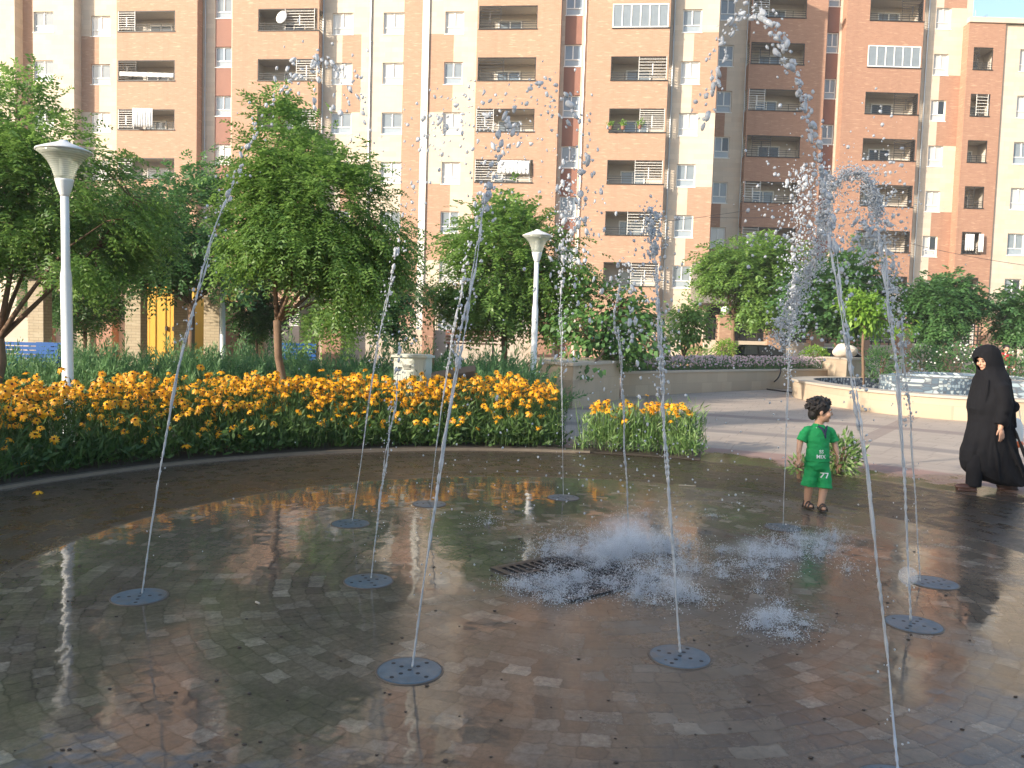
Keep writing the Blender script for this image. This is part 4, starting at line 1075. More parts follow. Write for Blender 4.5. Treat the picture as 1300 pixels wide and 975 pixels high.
bed_foliage('flower_foliage', 'broad leaves along the front of the long flower bed', 4200, 88, 190, 5.70, 6.1, lambda r_: 0.26 + 0 * r_, 'flower_leaf', 0.12, 0.036, 52, 0.2)
bed_foliage('small_bed_foliage', 'pale green upright leaves of the small flower bed', 2600, 70, 84.5, 5.72, 6.40, lambda r_: 0.46 + 0 * r_, 'flower_leaf_pale', 0.13, 0.020, 53, 0.9)
bed_foliage('small_bed_foliage', 'straggling pale leaves at the foot of the small flower bed', 500, 69, 86, 5.55, 5.9, lambda r_: 0.2 + 0 * r_, 'flower_leaf_pale', 0.12, 0.020, 54, 0.5)

# ------------------------------------------------------------------ planters and mosaic fountain
pier = empty('stone_planter', (0, 0, 0), 0, 'curved cream stone planter wall with a broad pier under the broad leaved tree', 'planter')
q0, q1, q2 = gnd(683, 511), gnd(726, 519), gnd(786, 507)
def prism(pts, z0, z1, b=None, mi=0):
    b = b or MB(); n_ = len(pts)
    b.face([(x, y, z1) for x, y in pts], mi)
    for i in range(n_):
        (x0, y0), (x1, y1) = pts[i], pts[(i + 1) % n_]; b.face([(x0, y0, z0), (x1, y1, z0), (x1, y1, z1), (x0, y0, z1)], mi)
    return b
poly = [(q0.x, q0.y), (q1.x, q1.y), (q2.x, q2.y), (q2.x - 0.6, q2.y + 2.2), (q0.x - 0.1, q0.y + 2.0)]
hp = 0.93
prism(poly, 0, hp).build('pier', M['stone_cream'], pier)
cx = sum(x for x, y in poly) / 5; cy = sum(y for x, y in poly) / 5
prism([(cx + (x - cx) * 1.03, cy + (y - cy) * 1.03) for x, y in poly], hp + 0.003, hp + 0.07).build('coping', M['coping'], pier)
# curved wall from the pier to the second pier
wall_px = [(790, 504, 472), (830, 502, 471.5), (880, 499, 470), (930, 496.5, 469), (980, 494.5, 468.5), (1020, 493, 468.5), (1062, 492, 469)]
pl = empty('stone_planter', (0, 0, 0), 0, 'long low curved stone planter holding pale pink flowers', 'planter')
G0 = [gnd(x, yb) for x, yb, yt in wall_px]
b = MB(); bc = MB(); bs = MB(); hw = 0.62
for i in range(len(G0) - 1):
    a, c = G0[i], G0[i + 1]; t_ = Vector((0, 0.28, 0)); far = Vector((0, 2.4, 0))
    b.face([(a.x, a.y, 0), (c.x, c.y, 0), (c.x, c.y, hw), (a.x, a.y, hw)]); b.face([(c.x, c.y + .28, 0), (a.x, a.y + .28, 0), (a.x, a.y + .28, hw), (c.x, c.y + .28, hw)])
    b.face([(a.x, a.y, hw), (c.x, c.y, hw), (c.x, c.y + .28, hw), (a.x, a.y + .28, hw)])
    z0, z1 = hw + 0.003, hw + 0.06
    for (p1, p2, p3, p4) in (((a.x, a.y - .04, z0), (c.x, c.y - .04, z0), (c.x, c.y - .04, z1), (a.x, a.y - .04, z1)), ((a.x, a.y - .04, z1), (c.x, c.y - .04, z1), (c.x, c.y + .32, z1), (a.x, a.y + .32, z1)), ((c.x, c.y + .32, z0), (a.x, a.y + .32, z0), (a.x, a.y + .32, z1), (c.x, c.y + .32, z1))): bc.face([p1, p2, p3, p4])
    bs.face([(a.x, a.y + .3, hw - 0.06), (c.x, c.y + .3, hw - 0.06), (c.x, c.y + 2.6, hw + 0.1), (a.x, a.y + 2.6, hw + 0.1)])
b.build('wall', M['stone_cream'], pl); bc.build('coping', M['coping'], pl); bs.build('planting_soil', M['soil'], pl)
# pink flowers (mass) on it
rg = np.random.default_rng(61); nP = 5200
ii = rg.integers(0, len(G0) - 1, nP); f_ = rg.uniform(0, 1, nP)
gx = np.array([p_.x for p_ in G0]); gy = np.array([p_.y for p_ in G0])
bx = gx[ii] + (gx[ii + 1] - gx[ii]) * f_; by = gy[ii] + (gy[ii + 1] - gy[ii]) * f_ + 0.35 + rg.uniform(0, 1.2, nP)
P = np.stack([bx, by, hw + rg.uniform(0, 0.42, nP)], 1)
V, Fq = leaf_quads(P, rg.normal(0, 1, (nP, 3)) + [0, 0, 0.6], rg.normal(0, 1, (nP, 3)), np.full(nP, 0.10), np.full(nP, 0.035))
tag(link('pink_flower_foliage', np_mesh('pink_flower_foliage', V, Fq, M['leaf_b'])), 'dark leaves of the pink flowers in the long planter', 'foliage', None, 'stuff')
nF = 1500; sel = rg.integers(0, nP, nF); c_ = P[sel] * 1.0; c_[:, 2] = hw + 0.12 + 0.36 * rg.uniform(0, 1, nF) ** 0.6; c_[:, 1] -= 0.03
Vs, Fs = [], []
for k in range(5):
    an = rg.uniform(0, 6.28, nF) * 0 + k * 2 * PI / 5
    d_ = np.stack([np.cos(an), np.full(nF, -0.5), np.sin(an)], 1)
    V, Fq = leaf_quads(c_, d_, np.tile([0, -1, 0.3], (nF, 1)), np.full(nF, 0.042), np.full(nF, 0.036)); Fs.append(Fq + sum(len(v) for v in Vs)); Vs.append(V)
tag(link('pink_flowers', np_mesh('pink_flowers', np.concatenate(Vs), np.concatenate(Fs), M['pink_petal'])), 'mass of small pale pink blossoms in the long planter', 'flowers', None, 'stuff')
# end pier
c0, c1 = gnd(1059, 494), gnd(1073, 497); c2 = gnd(1101, 495)
ep = empty('stone_pier', (0, 0, 0), 0, 'square stone pier at the far end of the pink flower planter', 'pier')
poly = [(c0.x, c0.y), (c1.x, c1.y), (c2.x, c2.y), (c2.x - 0.2, c2.y + 1.2), (c0.x, c0.y + 1.2)]
hz = at(1073, 457, c1.y).z
prism(poly, 0, hz).build('body', M['stone_cream'], ep)
cx = sum(x for x, y in poly) / 5; cy = sum(y for x, y in poly) / 5
prism([(cx + (x - cx) * 1.06, cy + (y - cy) * 1.06) for x, y in poly], hz + 0.003, hz + 0.06).build('coping', M['coping'], ep)
# pale boulder on the pier
rg = np.random.default_rng(9); bmx = bmesh.new(); bmesh.ops.create_icosphere(bmx, subdivisions=3, radius=0.33)
for v in bmx.verts:
    q = v.co; v.co = Vector((q.x * 1.25, q.y * 0.9, q.z * 0.85)) * (1 + 0.16 * math.sin(q.x * 6 + q.z * 4) + 0.12 * math.cos(q.z * 11 + q.y * 5) + 0.10 * math.sin(q.x * 9 + 1) * math.cos(q.z * 8) + 0.06 * math.sin(q.y * 14))
me = bpy.data.meshes.new('boulder'); bmx.to_mesh(me); bmx.free(); me.materials.append(M['rock'])
o = link('boulder', me); p = at(1071, 446, c1.y + 0.5); o.location = (p.x, p.y, hz + 0.28)
tag(o, 'rounded pale boulder resting on the square stone pier', 'boulder')

# mosaic fountain: superellipse basin
FC = Vector((13.1, 21.7, 0)); FR = 4.95
def sup(rad, k, n_=96, ex=2.7):
    a = 2 * PI * k / n_; c, s = math.cos(a), math.sin(a)
    return (math.copysign(abs(c) ** (2 / ex), c) * rad, math.copysign(abs(s) ** (2 / ex), s) * rad)
ft = empty('fountain_basin', FC, 0, 'low round fountain basin with a cream stone rim and blue mosaic lining', 'fountain')
b = MB(); bt = MB(); bi = MB(); hr = 0.47
for k in range(96):
    o0, o1 = sup(FR, k), sup(FR, k + 1); i0, i1 = sup(FR - 0.55, k), sup(FR - 0.55, k + 1); e0, e1 = sup(FR + 0.04, k), sup(FR + 0.04, k + 1)
    b.face([(*o0, 0), (*o1, 0), (*o1, hr), (*o0, hr)])
    bt.face([(*e0, hr + .003), (*e1, hr + .003), (*e1, hr + .06), (*e0, hr + .06)]); bt.face([(*e0, hr + .06), (*e1, hr + .06), (*i1, hr + .06), (*i0, hr + .06)])
    bi.face([(*i1, hr + 0.058), (*i0, hr + 0.058), (*i0, 0.12), (*i1, 0.12)]); bi.face([(*i0, 0.12), (*i1, 0.12), (0, 0, 0.12)])
b.build('wall', M['stone_cream'], ft, merge=True); bt.build('rim', M['coping'], ft); bi.build('lining', M['mosaic_dark'], ft)
bm_ = MB()
for j, (dx, dy, rr) in enumerate(((-2.15, -0.6, 1.2), (0.1, -0.85, 1.3), (2.6, 0.4, 1.3), (-0.2, 1.2, 1.6))):
    prof = [(rr, 0.125), (rr, hr + 0.34), (rr - 0.22, hr + 0.37), (rr - 0.3, hr + 0.25), (0.0, hr + 0.23)]
    bm_.lathe(prof, 40, (dx, dy, 0))
bm_.build('inner_tier', M['mosaic'], ft)

# garden hose
hp_ = [at(990, 461, 28.0), at(991, 472, 26.9), at(986, 482, 26.5), gnd(975, 490.5), gnd(973, 494.5), gnd(985, 496.5), gnd(1000, 498.5), gnd(1013, 501)]
hp_ = [Vector((p_.x, p_.y, max(p_.z, 0.025))) for p_ in hp_]
def smooth_path(P, n_=6):
    out = []
    for i in range(len(P) - 1):
        p0, p1, p2, p3 = P[max(i - 1, 0)], P[i], P[i + 1], P[min(i + 2, len(P) - 1)]
        for k in range(n_):
            t_ = k / n_; out.append(0.5 * ((2 * p1) + (p2 - p0) * t_ + (2 * p0 - 5 * p1 + 4 * p2 - p3) * t_ ** 2 + (3 * p1 - p0 - 3 * p2 + p3) * t_ ** 3))
    return out + [P[-1]]
b = MB(); b.tube(smooth_path(hp_), 0.022, 7); tag(b.build('garden_hose', M['rubber'], smooth=True), 'dark garden hose hanging over the planter wall onto the plaza', 'hose')

# thin summer haze and drifting spray in the air
t = NT('haze'); vp = t.n('VolumePrincipled'); t.set(vp, 'Color', (0.93, 0.95, 1.0, 1)); t.set(vp, 'Density', 0.0006); t.set(vp, 'Anisotropy', 0.0); t.t.links.new(vp.outputs[0], t.out.inputs[1])
b = MB(); b.box(-130, 60, -60, 90, -1.1, 31)
hz_o = b.build('haze', t.m); tag(hz_o, kind='stuff')

# ------------------------------------------------------------------ street lamps
def lamp_src():
    root = empty('street_lamp', (0, 0, 0))
    H = 3.62
    b = MB(); b.lathe([(0.075, 0.0), (0.075, 0.03), (0.066, 0.035), (0.066, 2.02), (0.062, 2.06), (0.052, 2.13), (0.050, 2.16), (0.048, H - 0.62)], 20); b.build('pole', M['white_paint'], root, smooth=False).data.polygons.foreach_set('use_smooth', [True] * 0 + [True] * len(root.children[-1].data.polygons) if False else [True] * len(bpy.data.meshes[-1].polygons) if False else [len(p_.vertices) == 4 for p_ in root.children[-1].data.polygons])
    b = MB(); b.box(-0.17, 0.17, -0.17, 0.17, 0.0, 0.02); b.build('base_plate', M['white_paint'], root)
    b = MB(); b.lathe([(0.048, H - 0.622), (0.056, H - 0.60), (0.085, H - 0.52), (0.105, H - 0.44), (0.108, H - 0.42), (0.0, H - 0.42)], 28); b.build('lamp_cup', M['white_paint'], root, smooth=True)
    b = MB(); b.lathe([(0.104, H - 0.417), (0.116, H - 0.38), (0.140, H - 0.30), (0.185, H - 0.21), (0.245, H - 0.14), (0.300, H - 0.10)], 32); 
    o = b.build('lamp_shade', M['diffuser'], root, smooth=True)
    b = MB()
    for i in range(8): b.lathe([(0.05, H - 0.38 + i * 0.028), (0.062, H - 0.372 + i * 0.028), (0.05, H - 0.36 + i * 0.028)], 16)
    b.build('louvre', M['white_paint'], root)
    b = MB(); b.lathe([(0.0, H - 0.097), (0.30, H - 0.095), (0.318, H - 0.088), (0.315, H - 0.075), (0.22, H - 0.034), (0.10, H + 0.012), (0.058, H + 0.030), (0.045, H + 0.046), (0.0, H + 0.052)], 36); b.build('lamp_cap', M['white_paint'], root, smooth=True)
    return root
lamp = lamp_src()
p = gnd(82.5, 590); p = at(84, 590, 8.85)
p = at(87.5, 560, 10.2); lamp.location = (p.x, p.y, 0.03); lamp.rotation_euler = (0, R(-0.8), 0); lamp.scale = (1.02, 1.02, 1.035)
tag(lamp, 'tall white street lamp with a flared glass head rising from the flowers at left', 'street lamp', 'white street lamps')
l2 = copy_tree(lamp); p = at(676, 500, 17.3); l2.location = (p.x, p.y, 0.03); l2.rotation_euler = (0, 0, 0.3)
l2['label'] = 'white street lamp with a flared head beside the planter pier, in the middle'
l3 = copy_tree(lamp); p = at(1143, 470, 33.5); l3.location = (p.x, p.y, 0.0); l3.rotation_euler = (0, 0, 1)
l3['label'] = 'distant white street lamp standing between two trees at right'
l4 = copy_tree(lamp); p = at(283.5, 440, 19.6); l4.location = (p.x, p.y, 0.03); l4.scale = (1, 1, 0.975)
l4['label'] = 'white street lamp whose head is lost in the foliage left of the tall central tree'

# ------------------------------------------------------------------ garden furniture
def bench(px, py_top, Y, wpx, label):
    p = at(px, py_top, Y); W_ = wpx * Y / F_PX
    e = empty('park_bench', (p.x, p.y, 0), 0, label, 'bench', 'blue benches')
    zt = p.z
    b = MB()
    for i in range(5): b.box(-W_ / 2, W_ / 2, 0.02, 0.05, zt - 0.08 - i * 0.085, zt - 0.015 - i * 0.085)
    b.build('backrest', M['blue'], e)
    b = MB()
    for i in range(4): b.box(-W_ / 2, W_ / 2, -0.42 + i * 0.105, -0.33 + i * 0.105, zt - 0.50, zt - 0.465)
    b.build('seat', M['blue'], e)
    for x in (-W_ / 2 + 0.12, W_ / 2 - 0.16):
        b = MB(); b.box(x, x + 0.05, 0.052, 0.09, 0, zt - 0.02); b.box(x, x + 0.05, -0.42, -0.37, 0, zt - 0.502); b.box(x + 0.002, x + 0.048, -0.37, 0.052, zt - 0.54, zt - 0.503); b.build('leg', M['black_iron'], e)
bench(15, 433, 16.4, 115, 'blue slatted bench behind the junipers at the left edge')
bench(65, 434, 20.0, 40, 'blue slatted bench right of the tree trunk behind the left lamp')
bench(378, 435, 19.5, 46, 'blue slatted bench behind the trunk of the tall central tree')
p = at(6, 462, 16.0); b = MB(); b.lathe([(0.16, 0), (0.2, 0.02), (0.22, 0.75), (0.24, 0.76), (0.24, 0.80), (0.2, 0.80), (0.18, 0.05), (0.0, 0.05)], 20)
o = b.build('litter_bin', M['cyan'], smooth=False); o.location = (p.x, p.y, 0.03); tag(o, 'cyan round litter bin at the left edge below the blue bench', 'bin')

# pavilion with brick posts and a flat roof
pv = empty('pavilion', (0, 0, 0), 0, 'flat roofed pavilion with cream brick posts behind the left trees', 'pavilion')
M['post_brick'] = m_brick('cream_brick', (0.52, 0.43, 0.29), (0.45, 0.36, 0.24), (0.6, 0.52, 0.38), (0.24, 0.19, 0.14))
for px, Yp in ((51, 21.0), (173, 21.0), (272, 21.0), (392, 21.0), (110, 25.0), (232, 25.0), (330, 25.0)):
    p = at(px, 430, Yp); b = MB(); b.box(p.x - 0.20, p.x + 0.20, p.y - 0.2, p.y + 0.2, 0, 2.75); b.build('post', M['post_brick'], pv)
p0, p1 = at(20, 350, 21), at(420, 350, 21)
b = MB(); b.box(p0.x, p1.x, 20.5, 25.5, 2.753, 3.05); b.build('roof', M['dark_timber'], pv)
# yellow container
p0, p1 = at(186, 430, 27.5), at(246, 430, 27.5)
yc = empty('container', ((p0.x + p1.x) / 2, 27.5, 0), 0, 'yellow sheet metal container with double doors behind the pavilion', 'container')
hw_ = (p1.x - p0.x) / 2
b = MB(); b.box(-hw_, hw_, 0.04, 4, 0.1, 3.0); b.box(-hw_, -hw_ + 0.1, 0.0, 0.039, 0.1, 3.0); b.box(hw_ - 0.1, hw_, 0, 0.039, 0.1, 3.0); b.box(-hw_ + .1, hw_ - .1, 0.0, 0.039, 2.88, 3.0); b.build('body', M['yellow'], yc)
for s_ in (-1, 1):
    b = MB(); x0, x1 = (0.012, hw_ - 0.115) if s_ > 0 else (-hw_ + 0.115, -0.012); b.box(x0, x1, 0.0, 0.036, 0.15, 2.86)
    for q in (0.25, 0.75): xx = x0 + (x1 - x0) * q; b.box(xx - 0.03, xx + 0.03, -0.03, -0.002, 0.2, 2.8)
    d_ = b.build('door', M['yellow'], yc)
    b = MB(); b.box(s_ * 0.12 - 0.03, s_ * 0.12 + 0.03, -0.06, -0.003, 1.35, 1.5); b.build('handle', M['black_iron'], d_)

# utility cabinet
p = at(524, 480, 13.2)
cb_ = empty('utility_cabinet', (p.x, p.y, 0.03), R(-12), 'pale grey metal utility cabinet standing behind the yellow flowers', 'cabinet')
b = MB(); b.box(-0.27, 0.27, -0.17, 0.17, 0.1, 1.12); b.build('body', M['cabinet'], cb_)
b = MB(); b.box(-0.31, 0.31, -0.21, 0.21, 1.123, 1.16); b.box(-0.27, 0.27, -0.17, 0.17, 1.161, 1.175); b.build('lid', M['cabinet'], cb_)
b = MB(); b.box(-0.24, 0.24, -0.185, -0.172, 0.14, 1.08); d_ = b.build('door', M['cabinet'], cb_)
b = MB()
for i in range(4): b.box(-0.12 + 0.01 * i, 0.03, -0.188, -0.1855, 0.99 - i * 0.022, 1.002 - i * 0.022)
b.box(-0.19, -0.15, -0.188, -0.1855, 0.93, 0.965); b.box(-0.145, -0.12, -0.188, -0.1855, 0.935, 0.96)
b.build('printed_label', M['black_iron'], d_)
b = MB(); b.box(-0.3, 0.3, -0.2, 0.2, 0, 0.098); b.build('plinth', M['coping'], cb_)
# timber planks beside the cabinet
p0, p1 = at(548, 479, 12.6), at(602, 470, 12.9)
pk = MB()
for i, (dz, dy) in enumerate(((0, 0), (-0.06, 0.18), (0.0, 0.36))):
    a, c = p0 + Vector((0, dy, dz)), p1 + Vector((0, dy, dz)); pk.tube([a, c], 0.03, 4, 0, True, [(1.0, 2.6)] * 2)
o = pk.build('plank_stack', M['timber']); tag(o, 'grey weathered planks leaning beside the utility cabinet', 'planks')
b = MB(); p0, p1 = at(560, 482, 13.0), at(690, 486, 13.6)
b.box(p0.x, p1.x, 12.95, 13.35, 0.62, 0.70)
tw = empty('timber_bench', (0, 0, 0), 0, 'low dark timber bench half hidden by the yellow flowers', 'bench')
b.build('seat', M['dark_timber'], tw)
for x in (p0.x + 0.15, p1.x - 0.2):
    b = MB(); b.box(x, x + 0.08, 13.0, 13.3, 0.02, 0.618); b.build('leg', M['dark_timber'], tw)
# teal play table behind the pier
p = at(764, 433, 24)
e = empty('picnic_table', (p.x, p.y, 0), 0, 'small teal topped table seen past the planter pier', 'table')
b = MB(); b.box(-0.6, 0.6, -0.4, 0.4, 1.30, 1.36); b.build('tabletop', M['coping'], e)
b = MB(); b.lathe([(0.16, 1.363), (0.1, 1.5), (0.0, 1.62)], 4, (-0.3, 0, 0)); b.lathe([(0.16, 1.363), (0.1, 1.5), (0.0, 1.62)], 4, (0.25, 0, 0)); b.build('ornament', M['teal'], e)
for x in (-0.45, 0.4):
    b = MB(); b.box(x, x + 0.06, -0.3, 0.3, 0, 1.298); b.build('leg', M['dark_timber'], e)

# ------------------------------------------------------------------ yard walls and fences
def globe_pillar(px, Y, top_py, label, wpx=17, globe=True):
    p = at(px, 430, Y); zt = at(px, top_py, Y).z; w_ = wpx * Y / F_PX / 2
    e = empty('brick_pillar', (p.x, p.y, 0), 0, label, 'pillar', 'fence pillars')
    b = MB(); b.box(-w_, w_, -w_, w_, 0, zt); b.build('shaft', M['brick'], e)
    b = MB(); b.box(-w_ - 0.04, w_ + 0.04, -w_ - 0.04, w_ + 0.04, zt + 0.003, zt + 0.07); b.build('cap', M['brick2'], e)
    if globe:
        b = MB(); b.ball((0, 0, zt + 0.28), 0.2, 16, 10); b.lathe([(0.08, zt + 0.073), (0.06, zt + 0.1)], 12); b.build('globe_lamp', M['globe'], e, smooth=True)
YF = 37.0
for px, tp, lab, gl in ((919, 402, 'brick fence pillar with a white globe lamp left of the umbrella shaped tree', True), (980, 420, 'short brick fence pillar under the umbrella shaped tree', False), (1035, 404, 'brick fence pillar with a globe lamp behind the falling spray', True), (1092, 412, 'brick fence pillar behind the young lime green tree', False), (1146, 408, 'brick fence pillar below the distant street lamp', False), (1206, 410, 'brick fence pillar behind the clipped umbrella tree', False), (1257, 402, 'wide brick fence pillar left of the clipped tree at the edge', False)):
    globe_pillar(px, YF, tp, lab, 17 if px != 1257 else 20, gl)
x0, x1 = at(893, 440, YF).x, at(1330, 440, YF).x
yw = empty('yard_wall', (0, 0, 0), 0, 'low cream yard wall with dark horizontal railings in front of the right blocks', 'wall')
b = MB(); b.box(x0, x1, YF - 0.08, YF + 0.12, 0, 1.62); b.build('wall', M['cream'], yw)
b = MB(); zt = at(950, 405, YF).z
for i in range(5): b.box(x0, x1, YF - 0.02, YF + 0.03, 1.75 + i * 0.2, 1.79 + i * 0.2)
for k in range(40): xx = x0 + (x1 - x0) * k / 39; b.box(xx - 0.02, xx + 0.02, YF - 0.025, YF + 0.035, 1.622, 2.62)
b.build('railing', M['black_iron'], yw)
# dark parking level behind the right fence
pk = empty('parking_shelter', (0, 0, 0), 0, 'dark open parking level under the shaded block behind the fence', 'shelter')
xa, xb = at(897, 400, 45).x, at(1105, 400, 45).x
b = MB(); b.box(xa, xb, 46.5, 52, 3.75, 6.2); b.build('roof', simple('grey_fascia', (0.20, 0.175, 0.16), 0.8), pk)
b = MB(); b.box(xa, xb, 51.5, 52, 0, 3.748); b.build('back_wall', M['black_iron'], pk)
# left yard wall with white fence
YL = 30.0
xl0, xl1 = at(-60, 430, YL).x, at(700, 430, YL).x
yl = empty('yard_wall', (0, 0, 0), 0, 'cream yard wall with a white railing behind the junipers at left and centre', 'wall')
zt = 1.66
b = MB(); b.box(xl0, xl1, YL, YL + 0.2, 0, zt); b.build('wall', M['cream'], yl)
b = MB(); xa = at(520, 430, YL).x
b.box(xa, xl1, YL + 0.05, YL + 0.1, zt + 0.15, zt + 0.19); b.box(xa, xl1, YL + 0.05, YL + 0.1, zt + 1.05, zt + 1.09)
k = xa
while k < xl1: b.box(k, k + 0.025, YL + 0.06, YL + 0.085, zt + 0.003, zt + 1.15); k += 0.14
b.build('railing', M['white_iron'], yl)
for px, w_, top in ((62, 18, 2.3), (140, 22, 2.6), (205, 10, 2.3), (300, 22, 2.4), (425, 24, 2.6), (545, 14, 3.2), (690, 20, 2.6)):
    p = at(px, 420, YL); globe_pillar(px, YL - 0.45, 487.5 - 0, '', 1, False) if False else None
    e = empty('brick_pillar', (p.x, YL - 0.28, 0), 0, {62: 'red brick wall pillar behind the leaning tree at the left edge', 140: 'red brick wall pillar left of the yellow container', 205: 'narrow brick pillar behind the yellow container', 300: 'red brick wall pillar left of the trunk of the tall tree', 425: 'red brick wall pillar right of the trunk of the tall tree', 545: 'tall brick pillar beside the white barred window behind the cabinet', 690: 'brick wall pillar behind the second street lamp'}[px], 'pillar', 'yard wall pillars')
    hh = w_ * YL / F_PX / 2
    b = MB(); b.box(-hh, hh, -0.26, 0.26, 0, top); b.build('shaft', M['brick2'], e)
    b = MB(); b.box(-hh - 0.03, hh + 0.03, -0.275, 0.275, top + 0.003, top + 0.06); b.build('cap', M['cream'], e)
# red slide-like barrow roof behind the fence at centre
p = at(598, 428, 28)
e = empty('red_bench', (p.x, p.y, 0), 0, 'rust red bench in front of the white railing at centre', 'bench')
b = MB()
for i in range(4): b.box(-0.9, 0.9, 0.1 + i * 0.005, 0.13 + i * 0.005, 1.30 + i * 0.1, 1.38 + i * 0.1)
b.build('backrest', M['infill'], e)
b = MB(); b.box(-0.9, 0.9, -0.35, 0.08, 1.2, 1.25); b.build('seat', M['infill'], e)
for x in (-0.8, 0.75):
    b = MB(); b.box(x, x + 0.06, -0.3, 0.05, 0, 1.198); b.build('leg', M['black_iron'], e)

# parked cars behind the planter
def car(px, Y, mat, label, rz=0.0):
    p = at(px, 440, Y); e = empty('parked_car', (p.x, p.y, 0), rz, label, 'car', 'parked cars')
    side = [(-2.1, 0.35), (-2.12, 0.75), (-1.95, 0.92), (-1.25, 1.0), (-0.62, 1.45), (0.75, 1.47), (1.45, 1.05), (2.05, 0.95), (2.12, 0.5), (2.05, 0.35)]
    b = MB(); n_ = len(side)
    L = [(x, -0.80 if z < 1.02 else -0.62, z) for x, z in side]; Rr = [(x, 0.80 if z < 1.02 else 0.62, z) for x, z in side]
    b.face(L); b.face(Rr[::-1])
    for i in range(n_): b.face([L[i], L[(i + 1) % n_], Rr[(i + 1) % n_], Rr[i]])
    o = b.build('body', M[mat], e, merge=True); md = o.modifiers.new('bevel', 'BEVEL'); md.width = 0.06; md.segments = 3
    b = MB()
    for s_ in (-1, 1):
        b.face([(-1.08, s_ * 0.735, 1.07), (0.1, s_ * 0.735, 1.07), (0.1, s_ * 0.64, 1.40), (-0.6, s_ * 0.64, 1.40)]); b.face([(0.16, s_ * 0.735, 1.07), (1.25, s_ * 0.735, 1.07), (0.75, s_ * 0.64, 1.40), (0.16, s_ * 0.64, 1.40)])
    b.build('window', M['pane_dark'], e)
    for x in (-1.3, 1.35):
        for s_ in (-1, 1):
            b = MB(); b.tube([(x, s_ * 0.66, 0.31), (x, s_ * 0.84, 0.31)], 0.31, 18); wh_ = b.build('wheel', M['rubber'], e); b = MB(); b.tube([(x, s_ * 0.845, 0.31), (x, s_ * 0.85, 0.31)], 0.19, 14); b.build('rim', M['steel'], wh_)
car(951, 34, 'car_dark', 'dark green parked car whose roof shows over the pink flowers', 0.1)
car(1050, 34.5, 'car_silver', 'pale parked car behind the boulder on the stone pier', 0.05)

# ------------------------------------------------------------------ jets
plate_b = MB(); plate_b.lathe([(0.148, 0.001), (0.148, 0.0045), (0.142, 0.006), (0.0, 0.006)], 40)
for k in range(9):
    a = k * 2 * PI / 4 + 0.4; rr = [0, 0.055, 0.055, 0.055, 0.055, 0.11, 0.11, 0.11, 0.11][k]
    plate_b.lathe([(0.0105, 0.0058), (0.0105, 0.0068), (0.0, 0.0068)], 10, (rr * math.cos(a), rr * math.sin(a), 0), 1)
PLATE = plate_b.mesh('nozzle_plate', [M['plate'], M['hole']])
rim_b = MB(); rim_b.lathe([(0.149, 0.001), (0.149, 0.004), (0.156, 0.0045), (0.158, 0.001)], 40); RIM = rim_b.mesh('rim', simple('rusty_rim', (0.10, 0.075, 0.055), 0.5, 0.4, 14))
NOZ = {'A': (177, 758), 'B': (468, 738), 'C': (445, 665), 'D': (520, 852), 'E': (863, 834), 'F': (1160, 793), 'G': (1185, 740), 'H': (994, 670), 'I': (715, 632), 'J': (545, 640), 'K': (1141, 1000), 'M': (797, 688)}
PLAB = {'A': 'round blue grey steel nozzle plate at the far left of the wet pad', 'B': 'round steel nozzle plate left of the centre, nearer of two in line', 'C': 'round steel nozzle plate left of the centre near the flowers',
        'D': 'large round steel nozzle plate in the left foreground', 'E': 'large round steel nozzle plate in the right foreground', 'F': 'round steel nozzle plate under the right hand jets', 'G': 'round steel nozzle plate just behind the right hand one',
        'H': 'round steel nozzle plate by the child', 'I': 'round steel nozzle plate at the back of the pad before the gap in the flowers', 'J': 'round steel nozzle plate at the back of the pad before the long flower bed', 'K': 'round steel nozzle plate just below the bottom edge at right', 'M': 'round steel nozzle plate inside the white splash'}
rz = random.Random(3)
for k, (px, py) in NOZ.items():
    p = gnd(px, py); o = link('nozzle_plate', PLATE); o.location = (p.x, p.y, 0.0); o.rotation_euler = (0, 0, rz.uniform(0, 6)); link('rim', RIM, o)
    tag(o, PLAB[k], 'nozzle plate', 'nozzle plates of the splash pad')

ICO = None
def ico(sub):
    bmx = bmesh.new(); bmesh.ops.create_icosphere(bmx, subdivisions=sub, radius=1.0)
    V = np.array([v.co[:] for v in bmx.verts]); Fq = np.array([[v.index for v in f.verts] for f in bmx.faces]); bmx.free(); return V, Fq
ICO1, ICO2 = ico(1), ico(2)
OCT = (np.array([[1, 0, 0], [-1, 0, 0], [0, 1, 0], [0, -1, 0], [0, 0, 1], [0, 0, -1]], float), np.array([[0, 2, 4], [2, 1, 4], [1, 3, 4], [3, 0, 4], [2, 0, 5], [1, 2, 5], [3, 1, 5], [0, 3, 5]]))
def drops(cents, rads, stretch, dirs, rng, base=ICO2, lump=0.30):
    """wobbling drops of water, drawn out along their path"""
    V0, F0 = base; n_ = len(cents); d = unit(dirs); a = unit(np.cross(d, rng.normal(0, 1, d.shape))); c = np.cross(d, a)
    ph = rng.uniform(0, 6.28, (n_, 1)); fr = rng.uniform(1.5, 3.2, (n_, 1))
    k = 1 + lump * np.sin(V0[None, :, 0] * fr * 1.3 + ph) * np.cos(V0[None, :, 2] * fr + ph * 2)
    r_ = rads[:, None] * k
    V = cents[:, None, :] + (V0[None, :, 0] * r_)[..., None] * a[:, None] + (V0[None, :, 1] * r_)[..., None] * c[:, None] + (V0[None, :, 2] * r_ * stretch[:, None])[..., None] * d[:, None]
    Fq = F0[None] + (np.arange(n_) * len(V0))[:, None, None]
    return V.reshape(-1, 3), Fq.reshape(-1, 3)

